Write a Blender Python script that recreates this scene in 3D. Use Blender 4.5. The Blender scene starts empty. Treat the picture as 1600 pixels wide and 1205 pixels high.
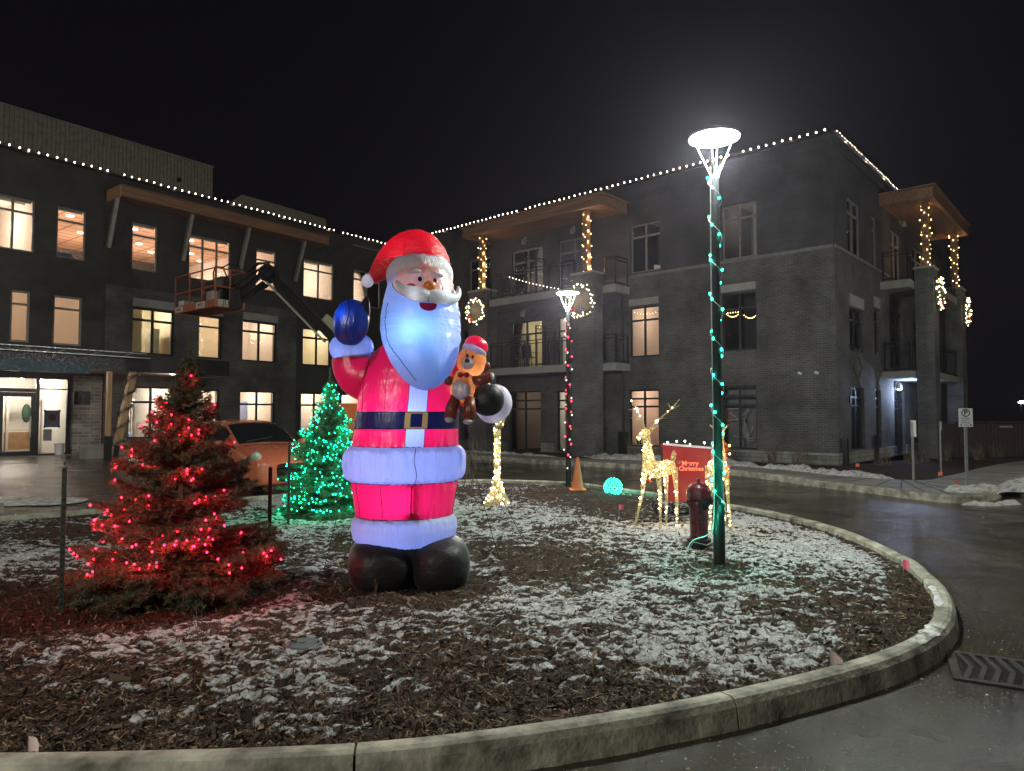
import bpy, math, random, bmesh
import numpy as np
from mathutils import Matrix, Vector
S = bpy.context.scene
COL = S.collection
R_ = math.radians
rnd = random.Random(7)

# ------------------------------------------------------------------ camera, sky, exposure
FPX = 1085.0
PITCH = math.atan(45.5 / FPX)
EYE = Vector((0, 0, 1.65))
cd = bpy.data.cameras.new('camera')
cam = bpy.data.objects.new('camera', cd)
COL.objects.link(cam)
cam.location = EYE
cam.rotation_euler = (math.pi / 2 + PITCH, 0, 0)
cd.sensor_width = 36.0
cd.lens = 36.0 * FPX / 1600.0
cd.clip_end = 600
cd.clip_start = 0.05
S.camera = cam
w = bpy.data.worlds.new('World')
S.world = w
w.use_nodes = True
nt = w.node_tree
bg = nt.nodes['Background']
bg.inputs[0].default_value = (0.0030, 0.0026, 0.0036, 1)
bg.inputs[1].default_value = 1.0
S.view_settings.view_transform = 'Standard'
S.view_settings.look = 'None'
S.view_settings.exposure = 0
S.view_settings.gamma = 1
S.cycles.use_denoising = True
try:
    S.cycles.denoiser = 'OPENIMAGEDENOISE'
    S.cycles.denoising_input_passes = 'RGB_ALBEDO_NORMAL'
except Exception:
    pass
S.cycles.use_light_tree = True
S.cycles.max_bounces = 6
S.cycles.diffuse_bounces = 3
S.cycles.glossy_bounces = 3
S.cycles.transmission_bounces = 3
S.cycles.transparent_max_bounces = 12
S.cycles.sample_clamp_indirect = 3.0
S.cycles.sample_clamp_direct = 0.0
S.cycles.caustics_reflective = False
S.cycles.caustics_refractive = False

# ------------------------------------------------------------------ materials
MATS = {}
def newmat(name):
    m = bpy.data.materials.new(name)
    m.use_nodes = True
    m.node_tree.nodes.clear()
    out = m.node_tree.nodes.new('ShaderNodeOutputMaterial')
    MATS[name] = m
    return m, m.node_tree, out
def nn(t, typ, **kw):
    n = t.nodes.new(typ)
    for k, v in kw.items():
        setattr(n, k, v)
    return n
def lk(t, a, b):
    t.links.new(a, b)
def setc(sock, c):
    sock.default_value = (c[0], c[1], c[2], 1) if len(c) == 3 else c
def coords(t, kind='Object', scale=(1, 1, 1)):
    tc = nn(t, 'ShaderNodeTexCoord')
    mp = nn(t, 'ShaderNodeMapping')
    mp.inputs['Scale'].default_value = scale
    lk(t, tc.outputs[kind], mp.inputs['Vector'])
    return mp.outputs['Vector']
def noise(t, vec, scale, detail=4, rough=.55, dist=0.0):
    n = nn(t, 'ShaderNodeTexNoise')
    n.inputs['Scale'].default_value = scale
    n.inputs['Detail'].default_value = detail
    n.inputs['Roughness'].default_value = rough
    n.inputs['Distortion'].default_value = dist
    lk(t, vec, n.inputs['Vector'])
    return n.outputs[0]
def ramp(t, fac, stops):
    r = nn(t, 'ShaderNodeValToRGB')
    e = r.color_ramp.elements
    while len(e) < len(stops):
        e.new(0.5)
    for i, (p, c) in enumerate(stops):
        e[i].position = p
        e[i].color = (c[0], c[1], c[2], 1) if not isinstance(c, (int, float)) else (c, c, c, 1)
    lk(t, fac, r.inputs[0])
    return r.outputs[0]
def bump(t, h, strength=.3, dist=.01):
    b = nn(t, 'ShaderNodeBump')
    b.inputs['Strength'].default_value = strength
    b.inputs['Distance'].default_value = dist
    lk(t, h, b.inputs['Height'])
    return b.outputs[0]
def pbr(name, col, rough=.6, metal=0.0, var=.25, nscale=6.0, bstr=.15, bdist=.004, spec=.5, coat=0.0, stretch=(1, 1, 1), rvar=.15):
    m, t, out = newmat(name)
    p = nn(t, 'ShaderNodeBsdfPrincipled')
    v = coords(t, 'Object', stretch)
    n = noise(t, v, nscale, 5, .6)
    c0 = tuple(max(0, x * (1 - var)) for x in col)
    c1 = tuple(min(1, x * (1 + var)) for x in col)
    lk(t, ramp(t, n, [(.3, c0), (.7, c1)]), p.inputs['Base Color'])
    lk(t, ramp(t, noise(t, v, nscale * 2.7, 3), [(.3, max(.02, rough - rvar)), (.7, min(1, rough + rvar))]), p.inputs['Roughness'])
    p.inputs['Metallic'].default_value = metal
    p.inputs['Specular IOR Level'].default_value = spec
    p.inputs['Coat Weight'].default_value = coat
    p.inputs['Coat Roughness'].default_value = .08
    if bstr:
        lk(t, bump(t, noise(t, v, nscale * 6, 4), bstr, bdist), p.inputs['Normal'])
    lk(t, p.outputs[0], out.inputs[0])
    return m
def emis(name, col, s):
    m, t, out = newmat(name)
    e = nn(t, 'ShaderNodeEmission')
    setc(e.inputs[0], col)
    e.inputs[1].default_value = s
    lk(t, e.outputs[0], out.inputs[0])
    return m
def brickmat(name, c1, c2, mortar, bw=.22, rh=.075, ms=.010, var=.75, bstr=.5, rough=.8, offs=.5):
    m, t, out = newmat(name)
    p = nn(t, 'ShaderNodeBsdfPrincipled')
    tc = nn(t, 'ShaderNodeTexCoord')
    sx = nn(t, 'ShaderNodeSeparateXYZ')
    lk(t, tc.outputs['Object'], sx.inputs[0])
    ad = nn(t, 'ShaderNodeMath', operation='ADD')
    lk(t, sx.outputs[0], ad.inputs[0]); lk(t, sx.outputs[1], ad.inputs[1])
    cx = nn(t, 'ShaderNodeCombineXYZ')
    lk(t, ad.outputs[0], cx.inputs[0]); lk(t, sx.outputs[2], cx.inputs[1])
    b = nn(t, 'ShaderNodeTexBrick')
    b.offset = offs
    b.inputs['Scale'].default_value = 1.0
    b.inputs['Brick Width'].default_value = bw
    b.inputs['Row Height'].default_value = rh
    b.inputs['Mortar Size'].default_value = ms
    b.inputs['Bias'].default_value = -.1
    setc(b.inputs['Color1'], c1); setc(b.inputs['Color2'], c2); setc(b.inputs['Mortar'], mortar)
    lk(t, cx.outputs[0], b.inputs['Vector'])
    n = noise(t, tc.outputs['Object'], .8, 5, .6)
    mx = nn(t, 'ShaderNodeMix', data_type='RGBA', blend_type='MULTIPLY')
    mx.inputs[0].default_value = 1.0
    lk(t, b.outputs['Color'], mx.inputs[6])
    lk(t, ramp(t, n, [(.25, 1 - var), (.75, 1 + var * .4)]), mx.inputs[7])
    lk(t, mx.outputs[2], p.inputs['Base Color'])
    p.inputs['Roughness'].default_value = rough
    inv = nn(t, 'ShaderNodeMath', operation='MULTIPLY_ADD')
    lk(t, b.outputs['Fac'], inv.inputs[0]); inv.inputs[1].default_value = -1.0
    n2 = noise(t, tc.outputs['Object'], 25, 3)
    lk(t, n2, inv.inputs[2])
    lk(t, bump(t, inv.outputs[0], bstr, .012), p.inputs['Normal'])
    lk(t, p.outputs[0], out.inputs[0])
    return m
def fabric(name, col, trans=.55, gloss=.12, wr=1.0, stretch=(9, 9, 2.0), tcol=None, bd=.02, gr=.32):
    """thin inflated nylon: diffuse + translucent + a soft sheen, puckered along its seams"""
    m, t, out = newmat(name)
    v = coords(t, 'Object', stretch)
    n = noise(t, v, 3.0, 4, .6, .6)
    n2 = noise(t, coords(t, 'Object', (3, 3, 3)), 1.5, 3)
    hsum = nn(t, 'ShaderNodeMath', operation='ADD')
    lk(t, n, hsum.inputs[0]); lk(t, n2, hsum.inputs[1])
    nrm = bump(t, hsum.outputs[0], .55 * wr, bd)
    d = nn(t, 'ShaderNodeBsdfDiffuse'); tr = nn(t, 'ShaderNodeBsdfTranslucent'); g = nn(t, 'ShaderNodeBsdfGlossy')
    setc(d.inputs[0], col); setc(tr.inputs[0], tcol or col); setc(g.inputs[0], (.8, .8, .8))
    g.inputs['Roughness'].default_value = gr
    for s in (d, tr, g):
        lk(t, nrm, s.inputs['Normal'])
    a = nn(t, 'ShaderNodeMixShader'); a.inputs[0].default_value = trans
    lk(t, d.outputs[0], a.inputs[1]); lk(t, tr.outputs[0], a.inputs[2])
    b = nn(t, 'ShaderNodeMixShader')
    fr = nn(t, 'ShaderNodeFresnel'); fr.inputs[0].default_value = 1.35
    mu = nn(t, 'ShaderNodeMath', operation='MULTIPLY_ADD')
    lk(t, fr.outputs[0], mu.inputs[0]); mu.inputs[1].default_value = .6; mu.inputs[2].default_value = gloss * .35
    lk(t, mu.outputs[0], b.inputs[0])
    lk(t, a.outputs[0], b.inputs[1]); lk(t, g.outputs[0], b.inputs[2])
    lk(t, b.outputs[0], out.inputs[0])
    return m
def glassmat(name, tint=(.9, .92, .92), refl=.06):
    m, t, out = newmat(name)
    tr = nn(t, 'ShaderNodeBsdfTransparent'); g = nn(t, 'ShaderNodeBsdfGlossy')
    setc(tr.inputs[0], tint); g.inputs['Roughness'].default_value = .03
    fr = nn(t, 'ShaderNodeFresnel'); fr.inputs[0].default_value = 1.5
    mu = nn(t, 'ShaderNodeMath', operation='ADD'); mu.inputs[1].default_value = refl * .3
    lk(t, fr.outputs[0], mu.inputs[0])
    mx = nn(t, 'ShaderNodeMixShader')
    lk(t, mu.outputs[0], mx.inputs[0]); lk(t, tr.outputs[0], mx.inputs[1]); lk(t, g.outputs[0], mx.inputs[2])
    lk(t, mx.outputs[0], out.inputs[0])
    return m

# ------------------------------------------------------------------ geometry helpers
WM = {}     # world matrix of every thing / part that carries children
class B:
    def __init__(s):
        s.v = []; s.f = []
    def add(s, vs, fs):
        o = len(s.v)
        s.v.extend([tuple(p) for p in vs])
        s.f.extend([tuple(i + o for i in f) for f in fs])
        return s
    def box(s, x0, x1, y0, y1, z0, z1, M=None):
        vs = [(x, y, z) for z in (z0, z1) for x, y in ((x0, y0), (x1, y0), (x1, y1), (x0, y1))]
        if M: vs = [M @ Vector(p) for p in vs]
        return s.add(vs, [(3, 2, 1, 0), (4, 5, 6, 7), (0, 1, 5, 4), (1, 2, 6, 5), (2, 3, 7, 6), (3, 0, 4, 7)])
    def bar(s, a, b, w, h=None, up=(0, 0, 1)):
        """a beam of section w x h from a to b"""
        a = Vector(a); b = Vector(b); h = h or w
        d = (b - a).normalized(); u = Vector(up)
        if abs(d.dot(u)) > .99: u = Vector((1, 0, 0))
        x = d.cross(u).normalized(); y = x.cross(d)
        vs = []
        for p in (a, b):
            for i, j in ((-1, -1), (1, -1), (1, 1), (-1, 1)):
                vs.append(p + x * (w / 2 * i) + y * (h / 2 * j))
        return s.add(vs, [(3, 2, 1, 0), (4, 5, 6, 7), (0, 1, 5, 4), (1, 2, 6, 5), (2, 3, 7, 6), (3, 0, 4, 7)])
    def tube(s, pts, r, n=8, caps=True, sx=1.0):
        pts = [Vector(p) for p in pts]
        rs = list(r) if isinstance(r, (list, tuple)) else [r] * len(pts)
        prev = None; vs = []
        for i, p in enumerate(pts):
            d = (pts[min(i + 1, len(pts) - 1)] - pts[max(i - 1, 0)])
            d = d.normalized() if d.length > 1e-9 else Vector((0, 0, 1))
            if prev is None:
                u = Vector((0, 0, 1)) if abs(d.z) < .9 else Vector((1, 0, 0))
                x = d.cross(u).normalized()
            else:
                x = (prev - d * prev.dot(d)).normalized()
            prev = x
            y = d.cross(x)
            for k in range(n):
                a = 2 * math.pi * k / n
                vs.append(p + (x * math.cos(a) * sx + y * math.sin(a)) * rs[i])
        fs = []
        for i in range(len(pts) - 1):
            for k in range(n):
                k2 = (k + 1) % n
                fs.append((i * n + k, i * n + k2, (i + 1) * n + k2, (i + 1) * n + k))
        if caps:
            fs.append(tuple(range(n - 1, -1, -1)))
            fs.append(tuple((len(pts) - 1) * n + k for k in range(n)))
        return s.add(vs, fs)
    def lathe(s, prof, n=24, c=(0, 0, 0), sy=1.0, caps=True, M=None):
        vs = []
        for r, z in prof:
            for k in range(n):
                a = 2 * math.pi * k / n
                vs.append(Vector((c[0] + r * math.cos(a), c[1] + r * sy * math.sin(a), c[2] + z)))
        if M: vs = [M @ p for p in vs]
        fs = []
        for i in range(len(prof) - 1):
            for k in range(n):
                k2 = (k + 1) % n
                fs.append((i * n + k, i * n + k2, (i + 1) * n + k2, (i + 1) * n + k))
        if caps:
            fs.append(tuple(range(n - 1, -1, -1)))
            fs.append(tuple((len(prof) - 1) * n + k for k in range(n)))
        return s.add(vs, fs)
    def ball(s, c, r, n=16, m=10, M=None):
        rx, ry, rz = r if isinstance(r, (tuple, list)) else (r, r, r)
        vs = []
        for i in range(m + 1):
            t = math.pi * i / m
            for k in range(n):
                a = 2 * math.pi * k / n
                p = Vector((rx * math.sin(t) * math.cos(a), ry * math.sin(t) * math.sin(a), -rz * math.cos(t)))
                if M: p = M @ p
                vs.append(p + Vector(c))
        fs = []
        for i in range(m):
            for k in range(n):
                k2 = (k + 1) % n
                if i == 0:
                    fs.append((k, (i + 1) * n + k2, (i + 1) * n + k))
                elif i == m - 1:
                    fs.append((i * n + k, i * n + k2, (i + 1) * n + k))
                else:
                    fs.append((i * n + k, i * n + k2, (i + 1) * n + k2, (i + 1) * n + k))
        return s.add(vs, fs)
    def torus(s, c, R, r, n=32, m=12, M=None, rz=None):
        vs = []
        for i in range(n):
            a = 2 * math.pi * i / n
            for k in range(m):
                b = 2 * math.pi * k / m
                p = Vector(((R + r * math.cos(b)) * math.cos(a), (R + r * math.cos(b)) * math.sin(a), (rz or r) * math.sin(b)))
                if M: p = M @ p
                vs.append(p + Vector(c))
        fs = [(i * m + k, ((i + 1) % n) * m + k, ((i + 1) % n) * m + (k + 1) % m, i * m + (k + 1) % m) for i in range(n) for k in range(m)]
        return s.add(vs, fs)
    def prism(s, poly, z0, z1):
        n = len(poly)
        vs = [(x, y, z0) for x, y in poly] + [(x, y, z1) for x, y in poly]
        return s.add(vs, [tuple(range(n - 1, -1, -1)), tuple(range(n, 2 * n))] + [(i, (i + 1) % n, (i + 1) % n + n, i + n) for i in range(n)])
    def build(s, name, mat, parent=None, F=None, smooth=False, label=None, fix=False, bev=0, M=None):
        me = bpy.data.meshes.new(name)
        me.from_pydata(s.v, [], s.f)
        me.materials.append(MATS[mat] if isinstance(mat, str) else mat)
        me.validate()
        o = bpy.data.objects.new(name, me)
        COL.objects.link(o)
        if fix:
            b = bmesh.new(); b.from_mesh(me)
            bmesh.ops.recalc_face_normals(b, faces=b.faces)
            b.to_mesh(me); b.free()
        Wp = WM[parent.name] if parent else Matrix()
        if parent: o.parent = parent
        if F is not None:
            o.matrix_basis = Wp.inverted() @ F
            WM[o.name] = F.copy()
        elif M is not None:
            o.matrix_basis = M
            WM[o.name] = Wp @ M
        else:
            WM[o.name] = Wp.copy()
        if smooth:
            me.polygons.foreach_set('use_smooth', [True] * len(me.polygons))
        if bev:
            md = o.modifiers.new('bevel', 'BEVEL'); md.width = bev; md.segments = 2; md.limit_method = 'ANGLE'
        if label: o['label'] = label
        me.update()
        return o
def tag(o, label, cat, group=None, kind=None):
    if label: o['label'] = label
    if cat: o['category'] = cat
    if group: o['group'] = group
    if kind: o['kind'] = kind
    return o
def setting(o):
    o['kind'] = 'structure'
    return o
def thing(name, label, cat, loc=(0, 0, 0), rz=0, group=None, M=None):
    o = bpy.data.objects.new(name, None)
    o.empty_display_size = .2
    COL.objects.link(o)
    if M is None:
        M = Matrix.Translation(Vector(loc)) @ Matrix.Rotation(rz, 4, 'Z')
    o.matrix_basis = M
    WM[o.name] = M.copy()
    return tag(o, label, cat, group)
def dup(o, loc=None, rz=None, label=None, parent=None):
    c = o.copy(); COL.objects.link(c)
    if parent is not None: c.parent = parent
    if loc is not None: c.location = loc
    if rz is not None: c.rotation_euler = (0, 0, rz)
    if label: c['label'] = label
    for ch in o.children:
        dup(ch, parent=c)
    return c
BULB = {}
def bulb(parent, loc, kind, r=.012):
    key = (kind, round(r, 4))
    if key not in BULB:
        bm = bmesh.new()
        bmesh.ops.create_icosphere(bm, subdivisions=1, radius=r)
        for v in bm.verts: v.co.z *= 1.25
        me = bpy.data.meshes.new('bulb')
        bm.to_mesh(me); bm.free()
        me.polygons.foreach_set('use_smooth', [True] * len(me.polygons))
        me.materials.append(MATS[kind])
        BULB[key] = me
    o = bpy.data.objects.new('bulb', BULB[key])
    COL.objects.link(o)
    o.parent = parent
    o.location = loc
    return o
def point(parent, loc, power, col=(1, 1, 1), rad=.05, name='light'):
    l = bpy.data.lights.new(name, 'POINT')
    l.energy = power; l.color = col; l.shadow_soft_size = rad
    o = bpy.data.objects.new(name, l)
    COL.objects.link(o)
    if parent: o.parent = parent
    o.location = loc
    return o
def textmesh(txt, size, name, mat, parent, M, ext=.002, font_spacing=1.0, bold=0.0):
    cu = bpy.data.curves.new(name, 'FONT')
    cu.body = txt; cu.size = size; cu.extrude = ext; cu.align_x = 'CENTER'; cu.align_y = 'CENTER'; cu.offset = bold
    tmp = bpy.data.objects.new('tmp', cu)
    COL.objects.link(tmp)
    bpy.context.view_layer.update()
    me = bpy.data.meshes.new_from_object(tmp)
    bpy.data.objects.remove(tmp); bpy.data.curves.remove(cu)
    me.materials.clear(); me.materials.append(MATS[mat])
    o = bpy.data.objects.new(name, me)
    COL.objects.link(o)
    o.parent = parent
    o.matrix_basis = M
    return o
def frame(P, D, N):
    M = Matrix.Identity(4)
    M[0][0], M[1][0] = D; M[0][1], M[1][1] = N; M[0][3], M[1][3] = P
    return M
# the three facades: x runs along the wall, y points out of it, z up
C1 = (9.9087, 21.1680); DR = (-.74149, .67096)
J = (-6.4258, 35.9494); DL = (-.60200, -.79850)
DS = (.66458, .74722)
FR = frame(C1, DR, (-DR[1], DR[0]))
FL = frame(J, DL, (-DL[1], DL[0]))
FS = frame(C1, (-DS[0], -DS[1]), (DS[1], -DS[0]))
def Rw(s, o, z=0): return FR @ Vector((s, o, z))
def Lw(s, o, z=0): return FL @ Vector((s, o, z))
def Sw(s, o, z=0): return FS @ Vector((-s, o, z))
def sstep(a, b, x):
    t = np.clip((x - a) / (b - a), 0, 1)
    return t * t * (3 - 2 * t)
def groundz(x, y):
    """the forecourt rises gently towards the left wing"""
    x = np.asarray(x, float); y = np.asarray(y, float)
    oL = (x - J[0]) * (-DL[1]) + (y - J[1]) * DL[0]
    oR = (x - C1[0]) * (-DR[1]) + (y - C1[1]) * DR[0]
    return .27 * sstep(13, 4, oL) * sstep(1, 9, oR)
def vnoise(x, y, seed=0):
    """numpy value noise"""
    xi = np.floor(x).astype(np.int64); yi = np.floor(y).astype(np.int64)
    fx = x - xi; fy = y - yi
    def h(a, b):
        n = (a * 374761393 + b * 668265263 + seed * 1274126177) & 0x7fffffff
        n = ((n ^ (n >> 13)) * 1274126177) & 0x7fffffff
        return ((n ^ (n >> 16)) & 0xffff) / 65535.0
    u = fx * fx * (3 - 2 * fx); v = fy * fy * (3 - 2 * fy)
    return (h(xi, yi) * (1 - u) + h(xi + 1, yi) * u) * (1 - v) + (h(xi, yi + 1) * (1 - u) + h(xi + 1, yi + 1) * u) * v
def fbm(x, y, sc, oct=4, seed=0, gain=.55):
    t = 0; a = 1; s = 0
    for i in range(oct):
        t = t + a * vnoise(x * sc + 17.3 * i, y * sc - 9.1 * i, seed + i); s += a; a *= gain; sc *= 2.03
    return t / s
def fastmesh(name, verts, faces, mat, parent=None, smooth=False):
    """numpy verts (n,3) and faces (m,k) straight into a mesh"""
    me = bpy.data.meshes.new(name)
    n, k = faces.shape
    me.vertices.add(len(verts)); me.vertices.foreach_set('co', np.asarray(verts, np.float32).ravel())
    me.loops.add(n * k); me.loops.foreach_set('vertex_index', faces.astype(np.int32).ravel())
    me.polygons.add(n)
    me.polygons.foreach_set('loop_start', np.arange(0, n * k, k, dtype=np.int32))
    me.polygons.foreach_set('loop_total', np.full(n, k, np.int32))
    if smooth: me.polygons.foreach_set('use_smooth', np.ones(n, bool))
    me.update(calc_edges=True)
    me.materials.append(MATS[mat])
    o = bpy.data.objects.new(name, me)
    COL.objects.link(o)
    if parent: o.parent = parent
    WM[o.name] = WM[parent.name].copy() if parent else Matrix()
    return o

# palette
pbr('charcoal_panel', (.050, .047, .044), .75, var=.2, nscale=1.2)
brickmat('brick', (.122, .118, .114), (.080, .078, .076), (.172, .168, .160), .21, .072, .010)
brickmat('brick_pier', (.14, .14, .138), (.09, .09, .092), (.185, .185, .18), .21, .072, .010)
brickmat('cladding', (.078, .076, .080), (.070, .069, .073), (.050, .049, .052), 30, .2, .006, bstr=.3)
brickmat('ledge_stone', (.36, .35, .31), (.25, .25, .22), (.15, .15, .13), .42, .13, .010, offs=.37)
brickmat('ledge_dark', (.34, .33, .30), (.16, .155, .15), (.44, .42, .38), .36, .12, .010, offs=.37)
pbr('concrete', (.30, .30, .27), .8, var=.22, nscale=2.5, bstr=.3)
pbr('kerb_concrete', (.30, .29, .235), .8, var=.75, nscale=4.5, bstr=.7, bdist=.015)
pbr('paving', (.25, .245, .22), .62, var=.3, nscale=1.6, bstr=.25)
pbr('precast', (.33, .33, .31), .75, var=.15, nscale=3)
pbr('black_frame', (.012, .012, .013), .45)
pbr('pale_frame', (.25, .225, .205), .5)
pbr('light_trim', (.20, .185, .18), .6)
pbr('timber', (.28, .155, .09), .6, var=.35, nscale=2.0, stretch=(.35, 6, 6))
pbr('timber_raw', (.50, .30, .16), .6, var=.3, nscale=2.0, stretch=(6, 6, .35))
pbr('timber_soffit', (.22, .125, .09), .6, var=.3, nscale=1.5, stretch=(.3, 7, 7))
pbr('steel_grey', (.32, .30, .27), .5, metal=.2)
pbr('galv', (.48, .48, .46), .42, metal=.6)
pbr('black_metal', (.015, .015, .017), .4, metal=.3)
pbr('pole_paint', (.016, .019, .022), .6, spec=.25)
pbr('white_wire', (.55, .55, .53), .5)
pbr('green_wire', (.01, .05, .025), .5)
pbr('corrugated', (.30, .28, .23), .6, metal=.2)
pbr('room_wall', (.74, .62, .52), .9, var=.03, nscale=1, bstr=0)
pbr('room_wall_yellow', (.72, .64, .46), .9, var=.03, nscale=1, bstr=0)
pbr('room_white', (.78, .74, .68), .9, var=.03, nscale=1, bstr=0)
pbr('room_blue', (.22, .27, .42), .9, var=.05, nscale=1, bstr=0)
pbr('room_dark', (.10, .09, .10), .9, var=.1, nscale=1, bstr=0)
pbr('door_white', (.60, .50, .43), .6, var=.05, bstr=0)
pbr('cabinet', (.36, .20, .10), .5)
pbr('fridge', (.40, .40, .36), .4, metal=.2)
pbr('curtain', (.62, .60, .55), .9, var=.1, nscale=8, stretch=(8, 8, .5))
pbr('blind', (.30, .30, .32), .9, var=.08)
pbr('soffit_pink', (.62, .50, .46), .7, var=.1)
glassmat('glass')
pbr('dark_glass', (.012, .013, .016), .06, var=.1, nscale=1, bstr=0, spec=.8, rvar=.02)
emis('warm_bulb', (1.0, .80, .62), 14)
emis('gold_bulb', (1.0, .70, .26), 9)
emis('red_bulb', (1.0, .012, .04), 22)
emis('green_bulb', (.005, 1.0, .42), 26)
emis('teal_bulb', (.02, 1.0, .58), 14)
emis('ceiling_lamp', (1.0, .86, .7), 9)
emis('lamp_disc', (.95, 1.0, .95), 40)
emis('far_lamp', (1.0, .98, .85), 20)

# ------------------------------------------------------------------ ground
def mulchmat():
    m, t, out = newmat('mulch')
    p = nn(t, 'ShaderNodeBsdfPrincipled')
    v = coords(t, 'Object')
    a = nn(t, 'ShaderNodeAttribute'); a.attribute_name = 'snow'
    fine = noise(t, v, 55, 5, .7)
    ad = nn(t, 'ShaderNodeMath', operation='MULTIPLY_ADD')
    lk(t, fine, ad.inputs[0]); ad.inputs[1].default_value = .42; lk(t, a.outputs['Fac'], ad.inputs[2])
    mask = ramp(t, ad.outputs[0], [(.690, 0.0), (.745, 1.0)])
    vs = coords(t, 'Object', (1, 2.4, 1))
    chips = noise(t, vs, 60, 6, .75, 1.5)
    base = ramp(t, chips, [(.32, (.010, .006, .004)), (.5, (.052, .030, .019)), (.62, (.10, .062, .036)), (.74, (.20, .135, .08))])
    big = noise(t, v, 1.3, 3)
    mm = nn(t, 'ShaderNodeMix', data_type='RGBA', blend_type='MULTIPLY'); mm.inputs[0].default_value = 1
    lk(t, base, mm.inputs[6]); lk(t, ramp(t, big, [(.3, .6), (.7, 1.15)]), mm.inputs[7])
    snowc = ramp(t, noise(t, v, 30, 4), [(.3, (.30, .30, .30)), (.62, (.76, .78, .78))])
    mx = nn(t, 'ShaderNodeMix', data_type='RGBA')
    lk(t, mask, mx.inputs[0]); lk(t, mm.outputs[2], mx.inputs[6]); lk(t, snowc, mx.inputs[7])
    lk(t, mx.outputs[2], p.inputs['Base Color'])
    p.inputs['Roughness'].default_value = .85
    p.inputs['Specular IOR Level'].default_value = .25
    hh = nn(t, 'ShaderNodeMath', operation='MULTIPLY_ADD')
    lk(t, mask, hh.inputs[0]); hh.inputs[1].default_value = .8; lk(t, chips, hh.inputs[2])
    lk(t, bump(t, hh.outputs[0], .9, .02), p.inputs['Normal'])
    lk(t, p.outputs[0], out.inputs[0])
mulchmat()
def asphaltmat():
    m, t, out = newmat('wet_asphalt')
    p = nn(t, 'ShaderNodeBsdfPrincipled')
    v = coords(t, 'Object')
    big = noise(t, v, .35, 5, .6, .4)
    fine = noise(t, v, 95, 5, .8)
    col = ramp(t, big, [(.3, (.028, .024, .016)), (.55, (.050, .043, .030)), (.75, (.080, .070, .050))])
    f = ramp(t, fine, [(.3, .65), (.7, 1.3)])
    mm = nn(t, 'ShaderNodeMix', data_type='RGBA', blend_type='MULTIPLY'); mm.inputs[0].default_value = 1
    lk(t, col, mm.inputs[6]); lk(t, f, mm.inputs[7])
    lk(t, mm.outputs[2], p.inputs['Base Color'])
    lk(t, ramp(t, noise(t, v, .8, 4, .6, .5), [(.38, .06), (.66, .28)]), p.inputs['Roughness'])
    p.inputs['Specular IOR Level'].default_value = .55
    mid = noise(t, v, 9, 3, .6)
    s = nn(t, 'ShaderNodeMath', operation='ADD'); lk(t, fine, s.inputs[0]); lk(t, mid, s.inputs[1])
    lk(t, bump(t, s.outputs[0], .6, .010), p.inputs['Normal'])
    lk(t, p.outputs[0], out.inputs[0])
asphaltmat()
def snowmat():
    m, t, out = newmat('old_snow')
    p = nn(t, 'ShaderNodeBsdfPrincipled')
    v = coords(t, 'Object')
    lk(t, ramp(t, noise(t, v, 9, 6, .7), [(.34, (.16, .14, .11)), (.46, (.52, .52, .50)), (.6, (.80, .81, .80))]), p.inputs['Base Color'])
    p.inputs['Roughness'].default_value = .8
    lk(t, bump(t, noise(t, v, 30, 5, .7), .8, .03), p.inputs['Normal'])
    lk(t, p.outputs[0], out.inputs[0])
snowmat()

ax = np.concatenate([[-300, -120, -60], np.linspace(-32, 32, 129), [60, 120, 300]])
ay = np.concatenate([[-300, -100, -30, -10], np.linspace(-4, 52, 113), [80, 140, 300]])
X, Y = np.meshgrid(ax, ay)
Z = groundz(X, Y)
vv = np.stack([X.ravel(), Y.ravel(), Z.ravel()], 1)
nx = len(ax); ny = len(ay)
i, j = np.meshgrid(np.arange(nx - 1), np.arange(ny - 1))
q = (j * nx + i).ravel()
setting(fastmesh('ground', vv, np.stack([q, q + 1, q + nx + 1, q + nx], 1), 'wet_asphalt', smooth=True))

def catmull(P, n=12, closed=True):
    P = [np.array(p, float) for p in P]; out = []; m = len(P)
    for i in range(m if closed else m - 1):
        if closed: a, b, c, d = P[i - 1], P[i], P[(i + 1) % m], P[(i + 2) % m]
        else: a, b, c, d = P[max(i - 1, 0)], P[i], P[i + 1], P[min(i + 2, m - 1)]
        for k in range(n):
            t = k / n
            out.append(.5 * ((2 * b) + (-a + c) * t + (2 * a - 5 * b + 4 * c - d) * t * t + (-a + 3 * b - 3 * c + d) * t ** 3))
    if not closed: out.append(P[-1])
    return np.array(out)
ISL = catmull([(-4.6, 3.3), (-2.9, 3.13), (-1.5, 3.15), (-.47, 3.26), (.65, 3.60), (1.60, 4.02), (2.40, 4.48), (3.0, 5.0), (3.47, 5.66), (3.82, 6.4), (4.12, 7.4), (4.28, 8.6), (4.22, 10.0), (3.75, 11.5), (2.75, 13.4), (1.5, 15.3), (-.1, 16.1), (-1.5, 15.9), (-3.0, 14.6), (-4.75, 12.85), (-6.75, 11.0), (-8.3, 9.5), (-9.1, 7.7), (-8.7, 5.5), (-7, 4.1)], 10)
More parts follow.
